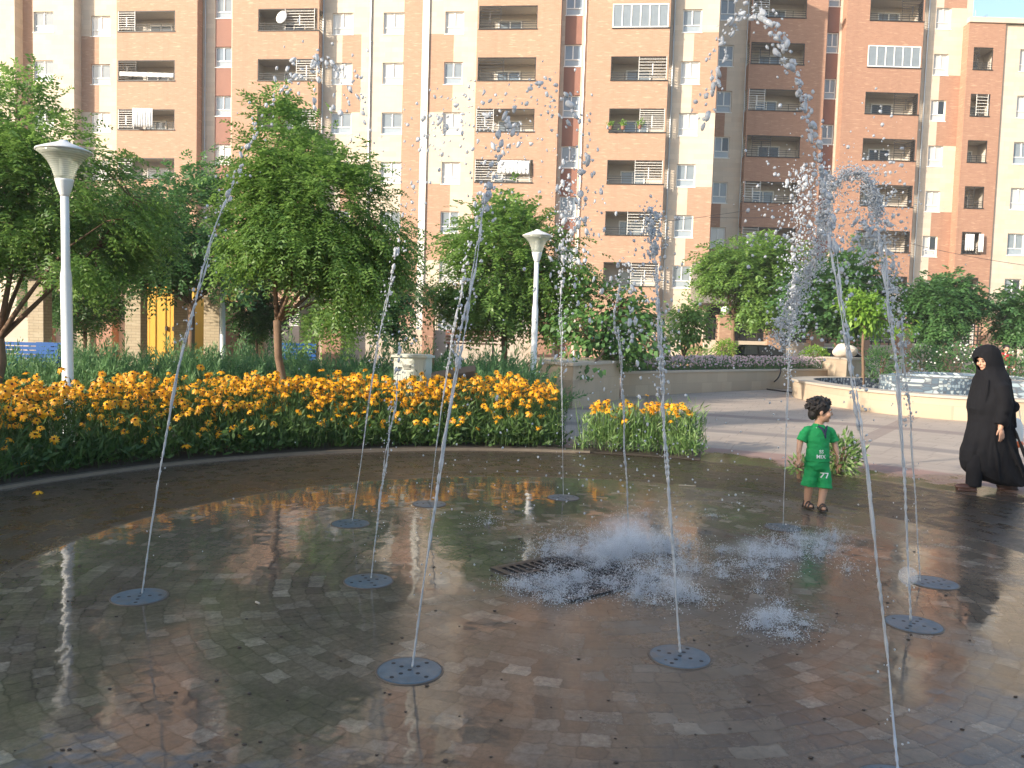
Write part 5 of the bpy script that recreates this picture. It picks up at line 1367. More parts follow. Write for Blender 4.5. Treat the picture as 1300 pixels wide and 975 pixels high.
def jet(label, path, r0, solid, breakup, seed, mist=0, mat='water', blob=(0.007, 0.017), nd=60, wav=0.012, spread=0.05, scat=1.0):
    """path: list of 3D points along the water; the first `solid` share is a twisted rope, the rest breaks into drops"""
    r0 *= 0.62; wav *= 0.62; rng = np.random.default_rng(seed); P = smooth_path([Vector(p_) for p_ in path], 14); n_ = len(P)
    A = np.array([p_[:] for p_ in P]); s_ = np.r_[0, np.cumsum(np.linalg.norm(np.diff(A, axis=0), axis=1))]; s_ /= s_[-1]
    def on(t_): return np.stack([np.interp(t_, s_, A[:, i]) for i in range(3)], -1)
    def tan(t_): return unit(on(np.minimum(t_ + 0.01, 1)) - on(np.maximum(t_ - 0.01, 0)))
    Vs, Fs, off = [], [], 0
    # rope: strands of changing width
    b = MB(); ns = int(420 * solid) + 40
    for st in range(3):
        ts = np.linspace(0, solid * (1 if st == 0 else rng.uniform(0.8, 1.0)), ns); q = on(ts)
        grow = np.clip(ts / max(solid, 1e-3), 0, 1)
        an = ts * rng.uniform(26, 40) + st * 2.1; w_ = wav * (0.10 + grow ** 1.3)
        q = q + np.stack([np.cos(an) * w_, np.sin(an) * w_, np.zeros_like(an)], 1) + np.cumsum(rng.normal(0, 0.0006, q.shape) * grow[:, None], axis=0)
        rad = r0 * (0.8 if st == 0 else 0.55) * (1 + (0.4 + 0.7 * grow) * 0.55 * np.sin(ts * 230 + 9 * np.sin(ts * 31)) + grow * 0.55 * np.sin(ts * 110 + rng.uniform(0, 6)) + grow * 0.5 * rng.normal(0, 0.35, ns)); rad = np.clip(rad, r0 * 0.2, r0 * 2.2)
        b.tube([Vector(x) for x in q], list(rad), 8)
    V = np.array(b.v); tri = []
    for f in b.f:
        if len(f) == 4: tri += [(f[0], f[1], f[2]), (f[0], f[2], f[3])]
        else: tri += [(f[0], f[i], f[i + 1]) for i in range(1, len(f) - 1)]
    Vs.append(V); Fs.append(np.array(tri)); off += len(V)
    # drops
    def add(t_, rad, sg, st, base=ICO2):
        nonlocal off
        c = on(t_) + rng.normal(0, 1, (len(t_), 3)) * sg[:, None]; V, Fq = drops(c, rad, st, tan(t_) + rng.normal(0, 0.25, (len(t_), 3)), rng, base)
        Vs.append(V); Fs.append(Fq + off); off += len(V)
    if nd:
        t_ = rng.uniform(solid * 0.93, 1.0, nd)
        t_ = np.clip(np.round(t_ * 26) / 26 + rng.normal(0, 0.012, nd), solid * 0.90, 1)        # water travels in lumps
        add(t_, 0.8 * blob[0] + (blob[1] - 0.8 * blob[0]) * rng.uniform(0, 1, nd) ** 2.2, 0.010 + spread * np.clip((t_ - solid) / (1.01 - solid), 0, 1) ** 1.2, rng.uniform(1.0, 2.3, nd))
        nm = int(nd * 2.2 * scat); t2 = rng.uniform(solid * 0.6, 1.0, nm)
        add(t2, rng.uniform(0.003, 0.009, nm), 0.02 + spread * 1.6 * np.clip((t2 - solid * 0.6) / (1.01 - solid * 0.6), 0, 1), rng.uniform(1.0, 1.7, nm), ICO1)
    # fine drops shed along the rope
    nf = 40; t3 = rng.uniform(0.05, max(solid, 0.2), nf); add(t3, rng.uniform(0.002, 0.005, nf), np.full(nf, 0.035), rng.uniform(1, 1.5, nf), ICO1)
    if mist:
        t4 = rng.uniform(solid * 0.85, 1.0, mist); add(t4, rng.uniform(0.0022, 0.006, mist), 0.015 + spread * 1.0 * np.clip((t4 - solid * .8) / (1.01 - solid * .8), 0, 1), rng.uniform(1, 1.4, mist), ICO1)
    me = np_mesh('water_jet', np.concatenate(Vs), np.concatenate(Fs), M[mat], True)
    o = link('water_jet', me); return tag(o, label, 'water jet', 'fountain jets of the splash pad')

def pth(pts):   # (px, py, Y); py None -> on ground
    return [gnd(x, y) + Vector((0, 0, 0.012)) if Y is None else at(x, y, Y) for x, y, Y in pts]

jet('water jet at far left, a thin rope bending right', pth([(180, 756, None), (203, 600, 4.56), (233, 440, 4.62), (268, 310, 4.7), (296, 232, 4.78), (335, 145, 4.86), (385, 88, 4.95), (432, 95, 5.0), (462, 150, 5.05), (475, 215, 5.1)]), 0.0095, 0.60, 0.3, 1, nd=50, spread=0.045, wav=0.014)
jet('slim water jet rising left of the cabinet from the plate near the flowers', pth([(447, 663, None), (458, 590, 6.42), (470, 500, 6.4), (487, 400, 6.35), (507, 305, 6.25), (530, 200, 6.15), (560, 150, 6.0), (590, 130, 5.9), (618, 150, 5.8), (640, 215, 5.7)]), 0.0075, 0.50, 0.3, 2, nd=55, spread=0.06)
jet('short water jet just right of the slim one, reaching the cabinet top', pth([(471, 736, None), (482, 640, 4.97), (496, 540, 5.0), (504, 480, 5.02), (509, 440, 5.05), (516, 425, 5.1)]), 0.0075, 0.85, 0.3, 3, nd=12, spread=0.03)
jet('water jet from the left foreground plate curving up to the central block', pth([(523, 850, None), (545, 690, 3.7), (568, 540, 3.78), (592, 390, 3.88), (615, 270, 4.0), (632, 195, 4.1), (655, 135, 4.2), (690, 108, 4.3), (718, 140, 4.4), (735, 200, 4.5), (748, 290, 4.6)]), 0.0105, 0.58, 0.3, 4, nd=75, spread=0.05, wav=0.017)
jet('thin water jet in front of the flowers, just left of the foreground jet', pth([(546, 638, None), (553, 575, 7.2), (562, 510, 7.15), (574, 430, 7.1), (592, 330, 7.0), (612, 240, 6.85), (640, 190, 6.6), (660, 170, 6.4), (690, 180, 6.2)]), 0.008, 0.55, 0.3, 5, nd=50, spread=0.08)
jet('thin straight water jet in front of the gap between the flower beds', pth([(715, 630, None), (714, 540, 7.7), (713, 450, 7.6), (713, 380, 7.5), (715, 310, 7.35), (716, 250, 7.2), (722, 235, 7.1), (728, 280, 7.0), (730, 340, 6.9)]), 0.0055, 0.55, 0.3, 6, nd=110, spread=0.06, blob=(0.008, 0.020))
jet('wavering water jet rising out of the white splash in the middle', pth([(798, 685, None), (796, 620, 6.0), (792, 540, 5.9), (790, 470, 5.85), (783, 410, 5.8), (785, 370, 5.75), (787, 335, 5.7), (800, 345, 5.65), (806, 395, 5.6), (800, 440, 5.6)]), 0.0105, 0.72, 0.3, 7, nd=40, spread=0.035, wav=0.02)
jet('strong water jet from the right foreground plate with a tufted top', pth([(863, 831, None), (856, 720, 3.95), (848, 610, 4.0), (842, 520, 4.05), (838, 430, 4.1), (833, 360, 4.15), (828, 300, 4.2), (825, 272, 4.25), (832, 285, 4.3)]), 0.0125, 0.93, 0.3, 8, nd=70, spread=0.032, mist=120, wav=0.016, blob=(0.006, 0.014))
jet('thin beaded water jet left of the child with a tall foaming top', pth([(994, 668, None), (997, 580, 6.7), (1000, 500, 6.65), (1003, 420, 6.6), (1008, 340, 6.5), (1014, 270, 6.4), (1018, 215, 6.3), (1022, 260, 6.25), (1024, 330, 6.2)]), 0.006, 0.55, 0.3, 9, nd=120, spread=0.05, mist=300, mat='foam', blob=(0.006, 0.016))
jet('nearest water jet at the bottom right whose drops arc high over the shaded block', pth([(1141, 998, None), (1130, 870, 3.22), (1115, 720, 3.26), (1099, 590, 3.3), (1083, 480, 3.36), (1070, 390, 3.44), (1058, 310, 3.54), (1045, 235, 3.64), (1027, 150, 3.74), (1000, 75, 3.86), (958, 14, 4.0), (922, 45, 4.14), (905, 110, 4.24), (893, 150, 4.3)]), 0.0105, 0.58, 0.3, 10, nd=190, spread=0.017, wav=0.014, blob=(0.006, 0.0155), scat=0.35)
jet('right hand water jet that folds over into a wide foaming arch', pth([(1156, 790, None), (1152, 690, 4.5), (1147, 590, 4.5), (1140, 490, 4.52), (1130, 400, 4.55), (1122, 330, 4.6), (1112, 260, 4.65), (1095, 222, 4.7), (1068, 225, 4.75), (1050, 255, 4.8), (1042, 310, 4.85), (1022, 355, 4.9), (1004, 395, 4.95), (992, 440, 5.0)]), 0.0125, 0.72, 0.3, 11, nd=90, spread=0.03, mist=3500, mat='foam', wav=0.016, blob=(0.005, 0.014))
jet('faint water jet standing just behind the right hand one', pth([(1168, 740, None), (1163, 650, 5.28), (1157, 560, 5.25), (1150, 480, 5.2), (1140, 400, 5.15), (1126, 330, 5.1), (1110, 280, 5.0), (1098, 300, 4.95), (1085, 350, 4.9)]), 0.008, 0.62, 0.3, 12, nd=90, spread=0.06, mist=400, mat='water')

# free drops in the air between the jets (nobody could count them)
rng = np.random.default_rng(91)
def cloud(n_, px, py, Y, sx, sy, sY, r0, r1, base=ICO1, st=1.3):
    P = np.array([at(rng.normal(px, sx), rng.normal(py, sy), max(2.5, rng.normal(Y, sY)))[:] for _ in range(n_)]); P[:, 2] = np.maximum(P[:, 2], 0.02)
    return drops(P, rng.uniform(r0, r1, n_) , rng.uniform(1.0, st, n_), np.tile([0, 0, 1.0], (n_, 1)) + rng.normal(0, 0.3, (n_, 3)), rng, base)
parts = [cloud(70, 770, 420, 5.4, 70, 55, 0.5, 0.003, 0.011, ICO2, 2.6), cloud(60, 725, 300, 5.3, 25, 60, 0.5, 0.003, 0.012, ICO2, 2.4), cloud(40, 640, 150, 4.9, 60, 30, 0.4, 0.003, 0.010, ICO2, 2.2),
         cloud(160, 1010, 330, 5.2, 28, 70, 0.4, 0.005, 0.013), cloud(700, 1075, 270, 4.9, 45, 45, 0.3, 0.002, 0.006), cloud(160, 1110, 250, 4.9, 18, 45, 0.2, 0.004, 0.012, ICO1), cloud(45, 410, 90, 5.0, 35, 25, 0.3, 0.004, 0.013, ICO2, 2.0), cloud(90, 720, 600, 6.4, 80, 40, 0.4, 0.004, 0.011), cloud(50, 560, 180, 5.8, 50, 35, 0.4, 0.005, 0.013, ICO2),
         cloud(80, 880, 600, 6.2, 70, 50, 0.4, 0.004, 0.010), cloud(60, 700, 600, 5.2, 200, 100, 0.6, 0.003, 0.007)]
off = 0; Vs, Fs = [], []
for V, Fq in parts: Vs.append(V); Fs.append(Fq + off); off += len(V)
tag(link('flying_drops', np_mesh('flying_drops', np.concatenate(Vs), np.concatenate(Fs), M['water'], True)), 'scattered water drops flying between the jets', 'water drops', None, 'stuff')

# splash in the middle: thousands of bouncing droplets
parts = []
def splash(n_, px, py, sx, sy, hmax, r0=0.0008, r1=0.0026, flat=False):
    n_ = int(n_ * 2.2)
    c = np.array(gnd(px, py)[:])
    nk = max(12, n_ // 500); hit = np.array([gnd(rng.normal(px, sx), rng.normal(py, sy))[:] for _ in range(nk)])     # where falling water strikes
    k = rng.integers(0, nk, n_); t_ = rng.uniform(0, 1, n_)
    az = rng.uniform(0, 2 * PI, n_); vh = np.abs(rng.normal(0, 1, n_)) * (0.05 + hmax * 0.55); vz = 0.72 * hmax * rng.beta(1.1, 2.4, n_) * rng.uniform(0.5, 1.4, nk)[k]
    P = hit[k] + np.stack([np.cos(az) * vh * t_, np.sin(az) * vh * t_, 4 * vz * t_ * (1 - t_) + 0.004], 1)
    V = np.stack([np.cos(az) * vh, np.sin(az) * vh, 4 * vz * (1 - 2 * t_)], 1) + rng.normal(0, 0.01, (n_, 3))
    st = 1 + 3.5 * rng.uniform(0, 1, n_) ** 2
    return drops(P, rng.uniform(r0, r1, n_), st, V, rng, OCT, 0.1)
parts += [splash(8000, 800, 705, 38, 16, 0.30), splash(3600, 750, 706, 46, 6, 0.18), splash(3600, 690, 748, 34, 9, 0.14), splash(4200, 850, 748, 26, 10, 0.16), splash(2600, 760, 742, 45, 14, 0.10),
          splash(3800, 965, 708, 36, 11, 0.18), splash(2300, 1035, 692, 30, 8, 0.14), splash(2300, 985, 790, 28, 10, 0.10), splash(1200, 925, 720, 60, 22, 0.10), splash(1500, 800, 690, 110, 30, 0.22, 0.0010, 0.0026)]
off = 0; Vs, Fs = [], []
for V, Fq in parts: Vs.append(V); Fs.append(Fq + off); off += len(V)
t = NT('splash_droplets'); t.m = m_water('splash_water', 0.3, 0.85, 0.4)
tag(link('splash_spray', np_mesh('splash_spray', np.concatenate(Vs), np.concatenate(Fs), t.m)), 'white bouncing spray around the drain grate in the middle', 'splash', None, 'stuff')

# fine mist hanging over the splash
t = NT('splash_mist'); vp = t.n('VolumePrincipled'); t.set(vp, 'Color', (0.95, 0.97, 1.0, 1)); t.set(vp, 'Anisotropy', 0.2)
co_ = t.coord(); nz = t.noise(t.mapping(co_, (8, 8, 7)), 1.0, 5, 0.72); sx_ = t.n('SeparateXYZ', i_0=co_); tot = None
box_ = [1e9, -1e9, 1e9, -1e9]
for px, py, rx, rz_, k_ in ((800, 700, 0.24, 0.16, 1.0), (745, 710, 0.22, 0.09, .8), (690, 748, 0.20, 0.06, .6), (850, 748, 0.17, 0.09, .8), (965, 707, 0.24, 0.08, .7), (1035, 692, 0.19, 0.06, .5), (985, 789, 0.15, 0.05, .7)):
    p = gnd(px, py)
    box_ = [min(box_[0], p.x - 2.4 * rx), max(box_[1], p.x + 2.4 * rx), min(box_[2], p.y - 2.4 * rx), max(box_[3], p.y + 2.4 * rx)]
    q = None
    for ax, c_, r_ in ((0, p.x, rx), (1, p.y, rx * 0.8), (2, rz_ * 0.5, rz_)):
        d_ = t.math('POWER', t.math('DIVIDE', t.math('ABSOLUTE', t.math('SUBTRACT', sx_.outputs[ax], c_)), r_), 2.0)
        q = d_ if q is None else t.math('ADD', q, d_)
    gsn = t.math('MULTIPLY', t.math('EXPONENT', t.math('MULTIPLY', q, -1.0)), k_)
    tot = gsn if tot is None else t.math('ADD', tot, gsn)
t.set(vp, 'Density', t.math('MULTIPLY', t.math('MULTIPLY', t.ramp(tot, [(0.12, 0.0), (1.0, 1.0)]), t.ramp(nz, [(0.42, 0.0), (0.66, 1.0)])), 13.0)); t.t.links.new(vp.outputs[0], t.out.inputs[1])
b = MB(); b.box(box_[0], box_[1], box_[2], box_[3], 0.016, 0.42)
mist = remesh_vol = b.build('splash_mist', t.m, smooth=True)
tag(mist, 'soft white mist over the splash in the middle of the pad', 'mist', None, 'stuff')

# drain grate
gp = [gnd(630, 717), gnd(712, 702), gnd(838, 741), gnd(748, 764)]
cgr = sum(gp, Vector()) / 4
gr = empty('drain_grate', (cgr.x, cgr.y, 0), math.atan2(gp[2].y - gp[3].y, gp[2].x - gp[3].x) , 'dark square drain grate under the splash in the middle of the pad', 'drain grate')
b = MB(); s_ = 0.36
for i in range(13): x = -s_ + i * (2 * s_ / 12); b.box(x - 0.012, x + 0.012, -s_, s_, 0.003, 0.012)
for i in range(5): y = -s_ + i * (2 * s_ / 4); b.box(-s_, s_, y - 0.014, y + 0.014, 0.0035, 0.0128)
b.build('bars', M['grate'], gr)
b = MB(); b.face([(-s_, -s_, 0.0022), (s_, -s_, 0.0022), (s_, s_, 0.0022), (-s_, s_, 0.0022)]); b.build('sump', M['hole'], gr)
b = MB()
for (x0, x1, y0, y1) in ((-s_ - .04, s_ + .04, -s_ - .04, -s_), (-s_ - .04, s_ + .04, s_, s_ + .04), (-s_ - .04, -s_, -s_, s_), (s_, s_ + .04, -s_, s_)): b.box(x0, x1, y0, y1, 0.003, 0.014)
b.build('frame', M['grate'], gr)

# pale-rimmed sphere added in place of an out-of-focus droplet near the lens
p = at(1153, 731, 4.2); b = MB(); b.ball(p, 0.048, 32, 20)
tag(b.build('blurred_drop', M['blurred_drop'], smooth=True), 'round translucent sphere with a pale rim, standing in for a blurred droplet near the lens', 'blurred_drop')

# wet leaves, grit on the pad
rng = np.random.default_rng(5); b = MB()
for i in range(150):
    p = gnd(rng.uniform(0, 1300), rng.uniform(650, 975)); s_ = rng.uniform(0.004, 0.012)
    if (p - PAD_C).length > PAD_R: continue
    b.ball((p.x, p.y, s_ * 0.3), s_, 6, 4, (1, rng.uniform(0.5, 1), 0.4))
tag(b.build('wet_grit', M['dark_timber']), 'scattered dark grit and bits of leaf on the wet paving', 'grit', None, 'stuff')
for i, (px, py, lab) in enumerate(((872, 617, 'small pale stick lying on the wet paving near the small flower bed'), (328, 766, 'tiny pale scrap lying on the wet paving right of the left plate'))):
    p = gnd(px, py); b = MB(); b.tube([(p.x - 0.09 + 0.075 * i, p.y, 0.008), (p.x + 0.09 - 0.075 * i, p.y - 0.03, 0.010)], 0.006, 6); tag(b.build('stick' if i == 0 else 'paper_scrap', M['coping']), lab, 'litter')
o = link('fallen_coneflower', PETM[1]); p = gnd(48, 627); o.location = (p.x, p.y, 0.03); tag(o, 'fallen orange coneflower lying on the wet paving beyond the kerb at left', 'flower'); link('cone', CONEM, o)

# ------------------------------------------------------------------ people
def remesh(mb, name, mat, voxel=0.007, smooth=4, parent=None):
    me = mb.mesh(name + '_src', mat); o = bpy.data.objects.new(name + '_src', me); C.objects.link(o)
    md = o.modifiers.new('r', 'REMESH'); md.mode = 'VOXEL'; md.voxel_size = voxel; md.use_smooth_shade = True
    if smooth: s_ = o.modifiers.new('s', 'SMOOTH'); s_.iterations = smooth; s_.factor = 0.5
    dg = bpy.context.evaluated_depsgraph_get(); dg.update()
    m2 = bpy.data.meshes.new_from_object(o.evaluated_get(dg)); m2.name = name
    bpy.data.objects.remove(o); bpy.data.meshes.remove(me)
    if not m2.materials: m2.materials.append(mat)
    m2.polygons.foreach_set('use_smooth', [True] * len(m2.polygons))
    return link(name, m2, parent)

def wrinkle(o, amp, sc_=(14, 14, 7), seed=0.0):
    from mathutils import noise as mn_
    me = o.data; nrm = [v.normal.copy() for v in me.vertices]
    for v, q in zip(me.vertices, nrm):
        c = Vector((v.co.x * sc_[0] + seed, v.co.y * sc_[1], v.co.z * sc_[2]))
        v.co += q * amp * (mn_.noise(c) + 0.5 * mn_.noise(c * 2.3))
    me.update()

def limb(b, pts, rads, n=14):
    """tapered limb with rounded ends"""
    P = [Vector(p_) for p_ in pts]; b.tube(P, rads, n)
    for p_, r_ in zip(P, rads): b.ball(p_, r_ * 0.995, n, 8)

def hand(b, wrist, d, side, s, curl=0.5):
    """palm, four unequal fingers and a thumb; d: pointing direction, side: thumb side"""
    d = Vector(d).normalized(); side = Vector(side); side = (side - d * side.dot(d)).normalized(); nrm = d.cross(side)
    w = Vector(wrist)
    rot = Matrix((side, d, nrm)).transposed()
    b.ball(w + d * 0.042 * s, 0.044 * s, 12, 8, (0.86, 1.08, 0.42), rot=rot)
    for i, (o_, L) in enumerate(((0.030, 0.066), (0.010, 0.075), (-0.010, 0.070), (-0.029, 0.055))):
        k = w + d * 0.078 * s + side * o_ * s
        p1 = k + (d * 0.9 + side * o_ * 3 + nrm * curl * 0.35).normalized() * L * 0.5 * s
        p2 = p1 + (d * 0.75 + nrm * curl).normalized() * L * 0.5 * s
        limb(b, [k - d * 0.02 * s, k, p1, p2], [0.0085 * s, 0.0088 * s, 0.008 * s, 0.0062 * s], 8)
    t0 = w + d * 0.018 * s + side * 0.030 * s; t1 = t0 + (side * 0.8 + d * 0.7).normalized() * 0.032 * s; t2 = t1 + (d * 0.9 + side * 0.25 + nrm * 0.3).normalized() * 0.028 * s
    limb(b, [t0, t1, t2], [0.0125 * s, 0.010 * s, 0.0075 * s], 8)

def head(b, c, s, yaw, tilt=0.0):
    """skull, jaw, nose, brow, ears; face looks along local -y turned by yaw"""
    rot = (Matrix.Rotation(yaw, 3, 'Z') @ Matrix.Rotation(tilt, 3, 'X')); c = Vector(c)
    def at_(x, y, z): return c + rot @ Vector((x, y, z)) * s
    b.ball(at_(0, 0.008, 0.025), 0.092 * s, 20, 14, (0.84, 1.03, 0.96), rot=rot)
    b.ball(at_(0, -0.030, -0.035), 0.066 * s, 18, 12, (0.90, 0.90, 1.0), rot=rot)
    b.ball(at_(0, -0.068, -0.078), 0.026 * s, 12, 8, (1.1, 0.8, 0.8), rot=rot)
    b.ball(at_(0, -0.100, -0.018), 0.0145 * s, 10, 8, (0.95, 1.1, 0.85), rot=rot); limb(b, [at_(0, -0.083, 0.022), at_(0, -0.104, -0.016)], [0.008 * s, 0.0115 * s], 8)
    b.ball(at_(0, -0.086, -0.052), 0.015 * s, 10, 8, (1.5, 0.7, 0.55), rot=rot)
    for q in (-1, 1):
        b.ball(at_(q * 0.042, -0.066, -0.022), 0.026 * s, 10, 8, rot=rot)
        b.ball(at_(q * 0.080, 0.008, -0.008), 0.024 * s, 10, 8, (0.4, 0.75, 1.15), rot=rot)
        b.ball(at_(q * 0.034, -0.076, 0.028), 0.016 * s, 10, 6, (1.5, 0.6, 0.6), rot=rot)
    return at_, rot

# --- child: green shirt and shorts, walking, head turned to the right
CH = gnd(1034, 647); ch = empty('person', (CH.x, CH.y, 0.004), R(4), 'small child in green shirt and green shorts walking on wet paving, head turned right', 'child')
b = MB()
HC = (0.010, 0.0, 0.935)
at_, rot = head(b, HC, 1.0, R(76), R(4))
limb(b, [(0.0, 0.012, 0.78), (0.006, 0.006, 0.87)], [0.042, 0.040])
tor = [(-0.0, 0.0, 0.47), (0, 0.002, 0.56), (0, 0.004, 0.66), (0, 0.006, 0.74), (0, 0.008, 0.785)]
b.tube([Vector(p_) for p_ in tor], [0.078, 0.080, 0.084, 0.084, 0.055], 20, ell=[(1.0, 0.80), (1.0, 0.78), (1.05, 0.74), (1.12, 0.68), (1.1, 0.7)])
armL = [(-0.108, 0.008, 0.745), (-0.166, 0.020, 0.645), (-0.188, -0.012, 0.545)]; armR = [(0.108, 0.008, 0.745), (0.164, 0.022, 0.645), (0.180, -0.020, 0.550)]
for ar, sg in ((armL, -1), (armR, 1)):
    limb(b, ar, [0.036, 0.031, 0.023]); hand(b, Vector(ar[2]) + Vector((0, -0.004, -0.008)), (sg * 0.04, -0.18, -1), (-sg * 0.25, -1, -0.1), 0.80, 0.55)
legL = [(-0.055, 0.0, 0.47), (-0.064, -0.004, 0.265), (-0.056, 0.045, 0.065)]; legR = [(0.055, 0.0, 0.47), (0.068, -0.038, 0.265), (0.034, -0.055, 0.062)]
for lg in (legL, legR): limb(b, lg, [0.050, 0.045, 0.030], 16)
b.ball((-0.059, 0.03, 0.17), 0.037, 14, 10, (0.9, 1, 1.8)); b.ball((0.05, -0.04, 0.17), 0.037, 14, 10, (0.9, 1, 1.8))
for (x, y, yw_) in ((-0.060, 0.045, 0.25), (0.036, -0.06, -0.2)):
    r2 = Matrix.Rotation(yw_, 3, 'Z'); b.ball(Vector((x, y - 0.035, 0.034)), 0.030, 12, 8, (0.95, 2.2, 0.75), rot=r2); b.ball(Vector((x, y + 0.012, 0.045)), 0.032, 12, 8)
remesh(b, 'body', M['child_skin'], 0.0055, 3, ch)
# shirt
b = MB()
b.tube([Vector(p_) for p_ in ((0, -0.002, 0.462), (0, 0.0, 0.52), (0, 0.002, 0.60), (0, 0.004, 0.68), (0, 0.006, 0.735), (0, 0.008, 0.772), (0, 0.01, 0.800), (0.002, 0.010, 0.815))], [0.118, 0.112, 0.106, 0.106, 0.104, 0.088, 0.058, 0.046], 28, ell=[(1.02, 0.82), (1, 0.8), (0.98, 0.8), (1.05, 0.76), (1.10, 0.7), (1.12, 0.70), (1.05, 0.82), (1, 0.95)])
for sg in (-1, 1): b.tube([(sg * 0.070, 0.008, 0.770), (sg * 0.108, 0.009, 0.750), (sg * 0.135, 0.010, 0.712), (sg * 0.158, 0.012, 0.650)], [0.034, 0.045, 0.046, 0.050], 18)
sh = remesh(b, 'shirt', M['green'], 0.0055, 2, ch); wrinkle(sh, 0.007, (16, 16, 26))
# shorts
b = MB()
b.tube([Vector((0, 0, 0.490)), Vector((0, 0, 0.43)), Vector((0, 0, 0.385)), Vector((0, -0.005, 0.36))], [0.108, 0.114, 0.110, 0.09], 24, ell=[(1, 0.8), (1.02, 0.82), (1.0, 0.8), (1, 0.7)])
b.tube([(-0.050, 0.0, 0.42), (-0.060, -0.004, 0.34), (-0.066, 0.0, 0.27), (-0.068, 0.006, 0.225)], [0.064, 0.063, 0.066, 0.070], 20); b.tube([(0.050, 0, 0.42), (0.064, -0.020, 0.34), (0.068, -0.034, 0.27), (0.064, -0.040, 0.215)], [0.064, 0.064, 0.067, 0.072], 20)
st = remesh(b, 'shorts', M['green'], 0.0055, 2, ch); wrinkle(st, 0.008, (14, 14, 20), 5.0)
# hair
b = MB(); rng = np.random.default_rng(3)
b.ball(at_(0, 0.022, 0.042), 0.104, 20, 14, (0.90, 1.0, 0.94), rot=rot)
for i in range(230):
    q = rng.normal(0, 1, 3); q /= np.linalg.norm(q)
    if q[2] < -0.25 or (q[1] < -0.42 and q[2] < 0.42): continue
    p_ = at_(q[0] * 0.094, 0.022 + q[1] * 0.104, 0.042 + q[2] * 0.098); q2 = at_(q[0] * 0.108 + rng.normal(0, 0.012), 0.022 + q[1] * 0.118 + rng.normal(0, 0.012), 0.042 + q[2] * 0.110 - 0.012); b.tube([p_, p_.lerp(q2, 0.6) + Vector(rng.normal(0, 0.005, 3)), q2], [0.013, 0.010, 0.004], 6)
b.ball(at_(0, 0.07, -0.03), 0.062, 14, 10, (1.05, 0.7, 1.0), rot=rot)
remesh(b, 'hair', M['hair'], 0.004, 1, ch)
for q in (-1, 1):
    b = MB(); b.ball(at_(q * 0.033, -0.080, 0.008), 0.0100, 12, 8, (1.2, 1, 0.7)); e_ = b.build('eye', M['soffit'], ch, smooth=True)
    b = MB(); b.ball(at_(q * 0.034, -0.0850, 0.008), 0.0064, 10, 6); b.build('iris', M['hair'], e_, smooth=True)
    b = MB(); limb(b, [at_(q * 0.016, -0.089, 0.028), at_(q * 0.034, -0.090, 0.034), at_(q * 0.050, -0.080, 0.029)], [0.003, 0.0036, 0.0024], 6); b.build('eyebrow', M['hair'], ch)
b = MB(); limb(b, [at_(-0.017, -0.092, -0.054), at_(0, -0.0965, -0.053), at_(0.017, -0.092, -0.054)], [0.003, 0.0045, 0.003], 6); b.build('mouth', simple('lips', (0.42, 0.16, 0.13), 0.5), ch, smooth=True)
# dark collar placket
b = MB(); b.tube([(-0.035, -0.050, 0.802), (0.0, -0.075, 0.775), (0.022, -0.090, 0.725), (0.024, -0.0985, 0.69)], [0.008, 0.010, 0.011, 0.006], 8); b.tube([(0.06, -0.040, 0.800), (0.035, -0.072, 0.772), (0.022, -0.090, 0.725)], [0.008, 0.010, 0.008], 8); b.build('collar', M['navy'], sh, smooth=True)
# prints: white lettering on shirt hem and shorts
def text_on(txt, size, loc, rotx, rotz, parent, target):
    cu = bpy.data.curves.new('t', 'FONT'); cu.body = txt; cu.size = size; cu.extrude = 0.0; cu.align_x = 'CENTER'; cu.offset = size * 0.02
    o = bpy.data.objects.new('t', cu); C.objects.link(o); dg = bpy.context.evaluated_depsgraph_get(); dg.update()
    me = bpy.data.meshes.new_from_object(o.evaluated_get(dg)); bpy.data.objects.remove(o)
    bmx = bmesh.new(); bmx.from_mesh(me); bmesh.ops.triangulate(bmx, faces=bmx.faces); bmesh.ops.subdivide_edges(bmx, edges=bmx.edges, cuts=2, use_grid_fill=True)
    mw = Matrix.Translation(loc) @ Matrix.Rotation(rotz, 4, 'Z') @ Matrix.Rotation(rotx, 4, 'X')
    from mathutils.bvhtree import BVHTree
    tv = [v.co.copy() for v in target.data.vertices]; bvh = BVHTree.FromPolygons(tv, [tuple(p_.vertices) for p_ in target.data.polygons])
    for v in bmx.verts:
        q = mw @ v.co; h = bvh.ray_cast(q, mw.to_3x3() @ Vector((0, 0, -1)))
        v.co = (h[0] + (mw.to_3x3() @ Vector((0, 0, 1))) * 0.003) if h[0] else q
    bmx.to_mesh(me); bmx.free(); me.materials.clear(); me.materials.append(M['print'])
    return link('print', me, parent)
text_on('77', 0.070, (0.062, -0.25, 0.315), R(90), R(6), st, st)
text_on('MIX', 0.050, (-0.046, -0.25, 0.500), R(90), R(-14), sh, sh)
text_on('SS', 0.046, (-0.045, -0.25, 0.548), R(90), R(-14), sh, sh)
# sandals
for (x, y, yw_) in ((-0.060, 0.045, 0.25), (0.036, -0.06, -0.2)):
    b = MB(); r2 = Matrix.Rotation(yw_, 3, 'Z'); c0 = Vector((x, y - 0.03, 0.010))
    b.ball(c0, 0.034, 16, 6, (1.05, 2.45, 0.30), rot=r2)
    for dy, hh in ((-0.040, 0.052), (-0.005, 0.066), (0.035, 0.075)):
        P_ = [c0 + r2 @ Vector((0.035 * math.cos(a), dy, hh * math.sin(a) * 0.92)) for a in np.linspace(0, PI, 9)]; b.tube(P_, 0.0075, 6)
    b.build('sandal', M['sandal'], ch, smooth=True)

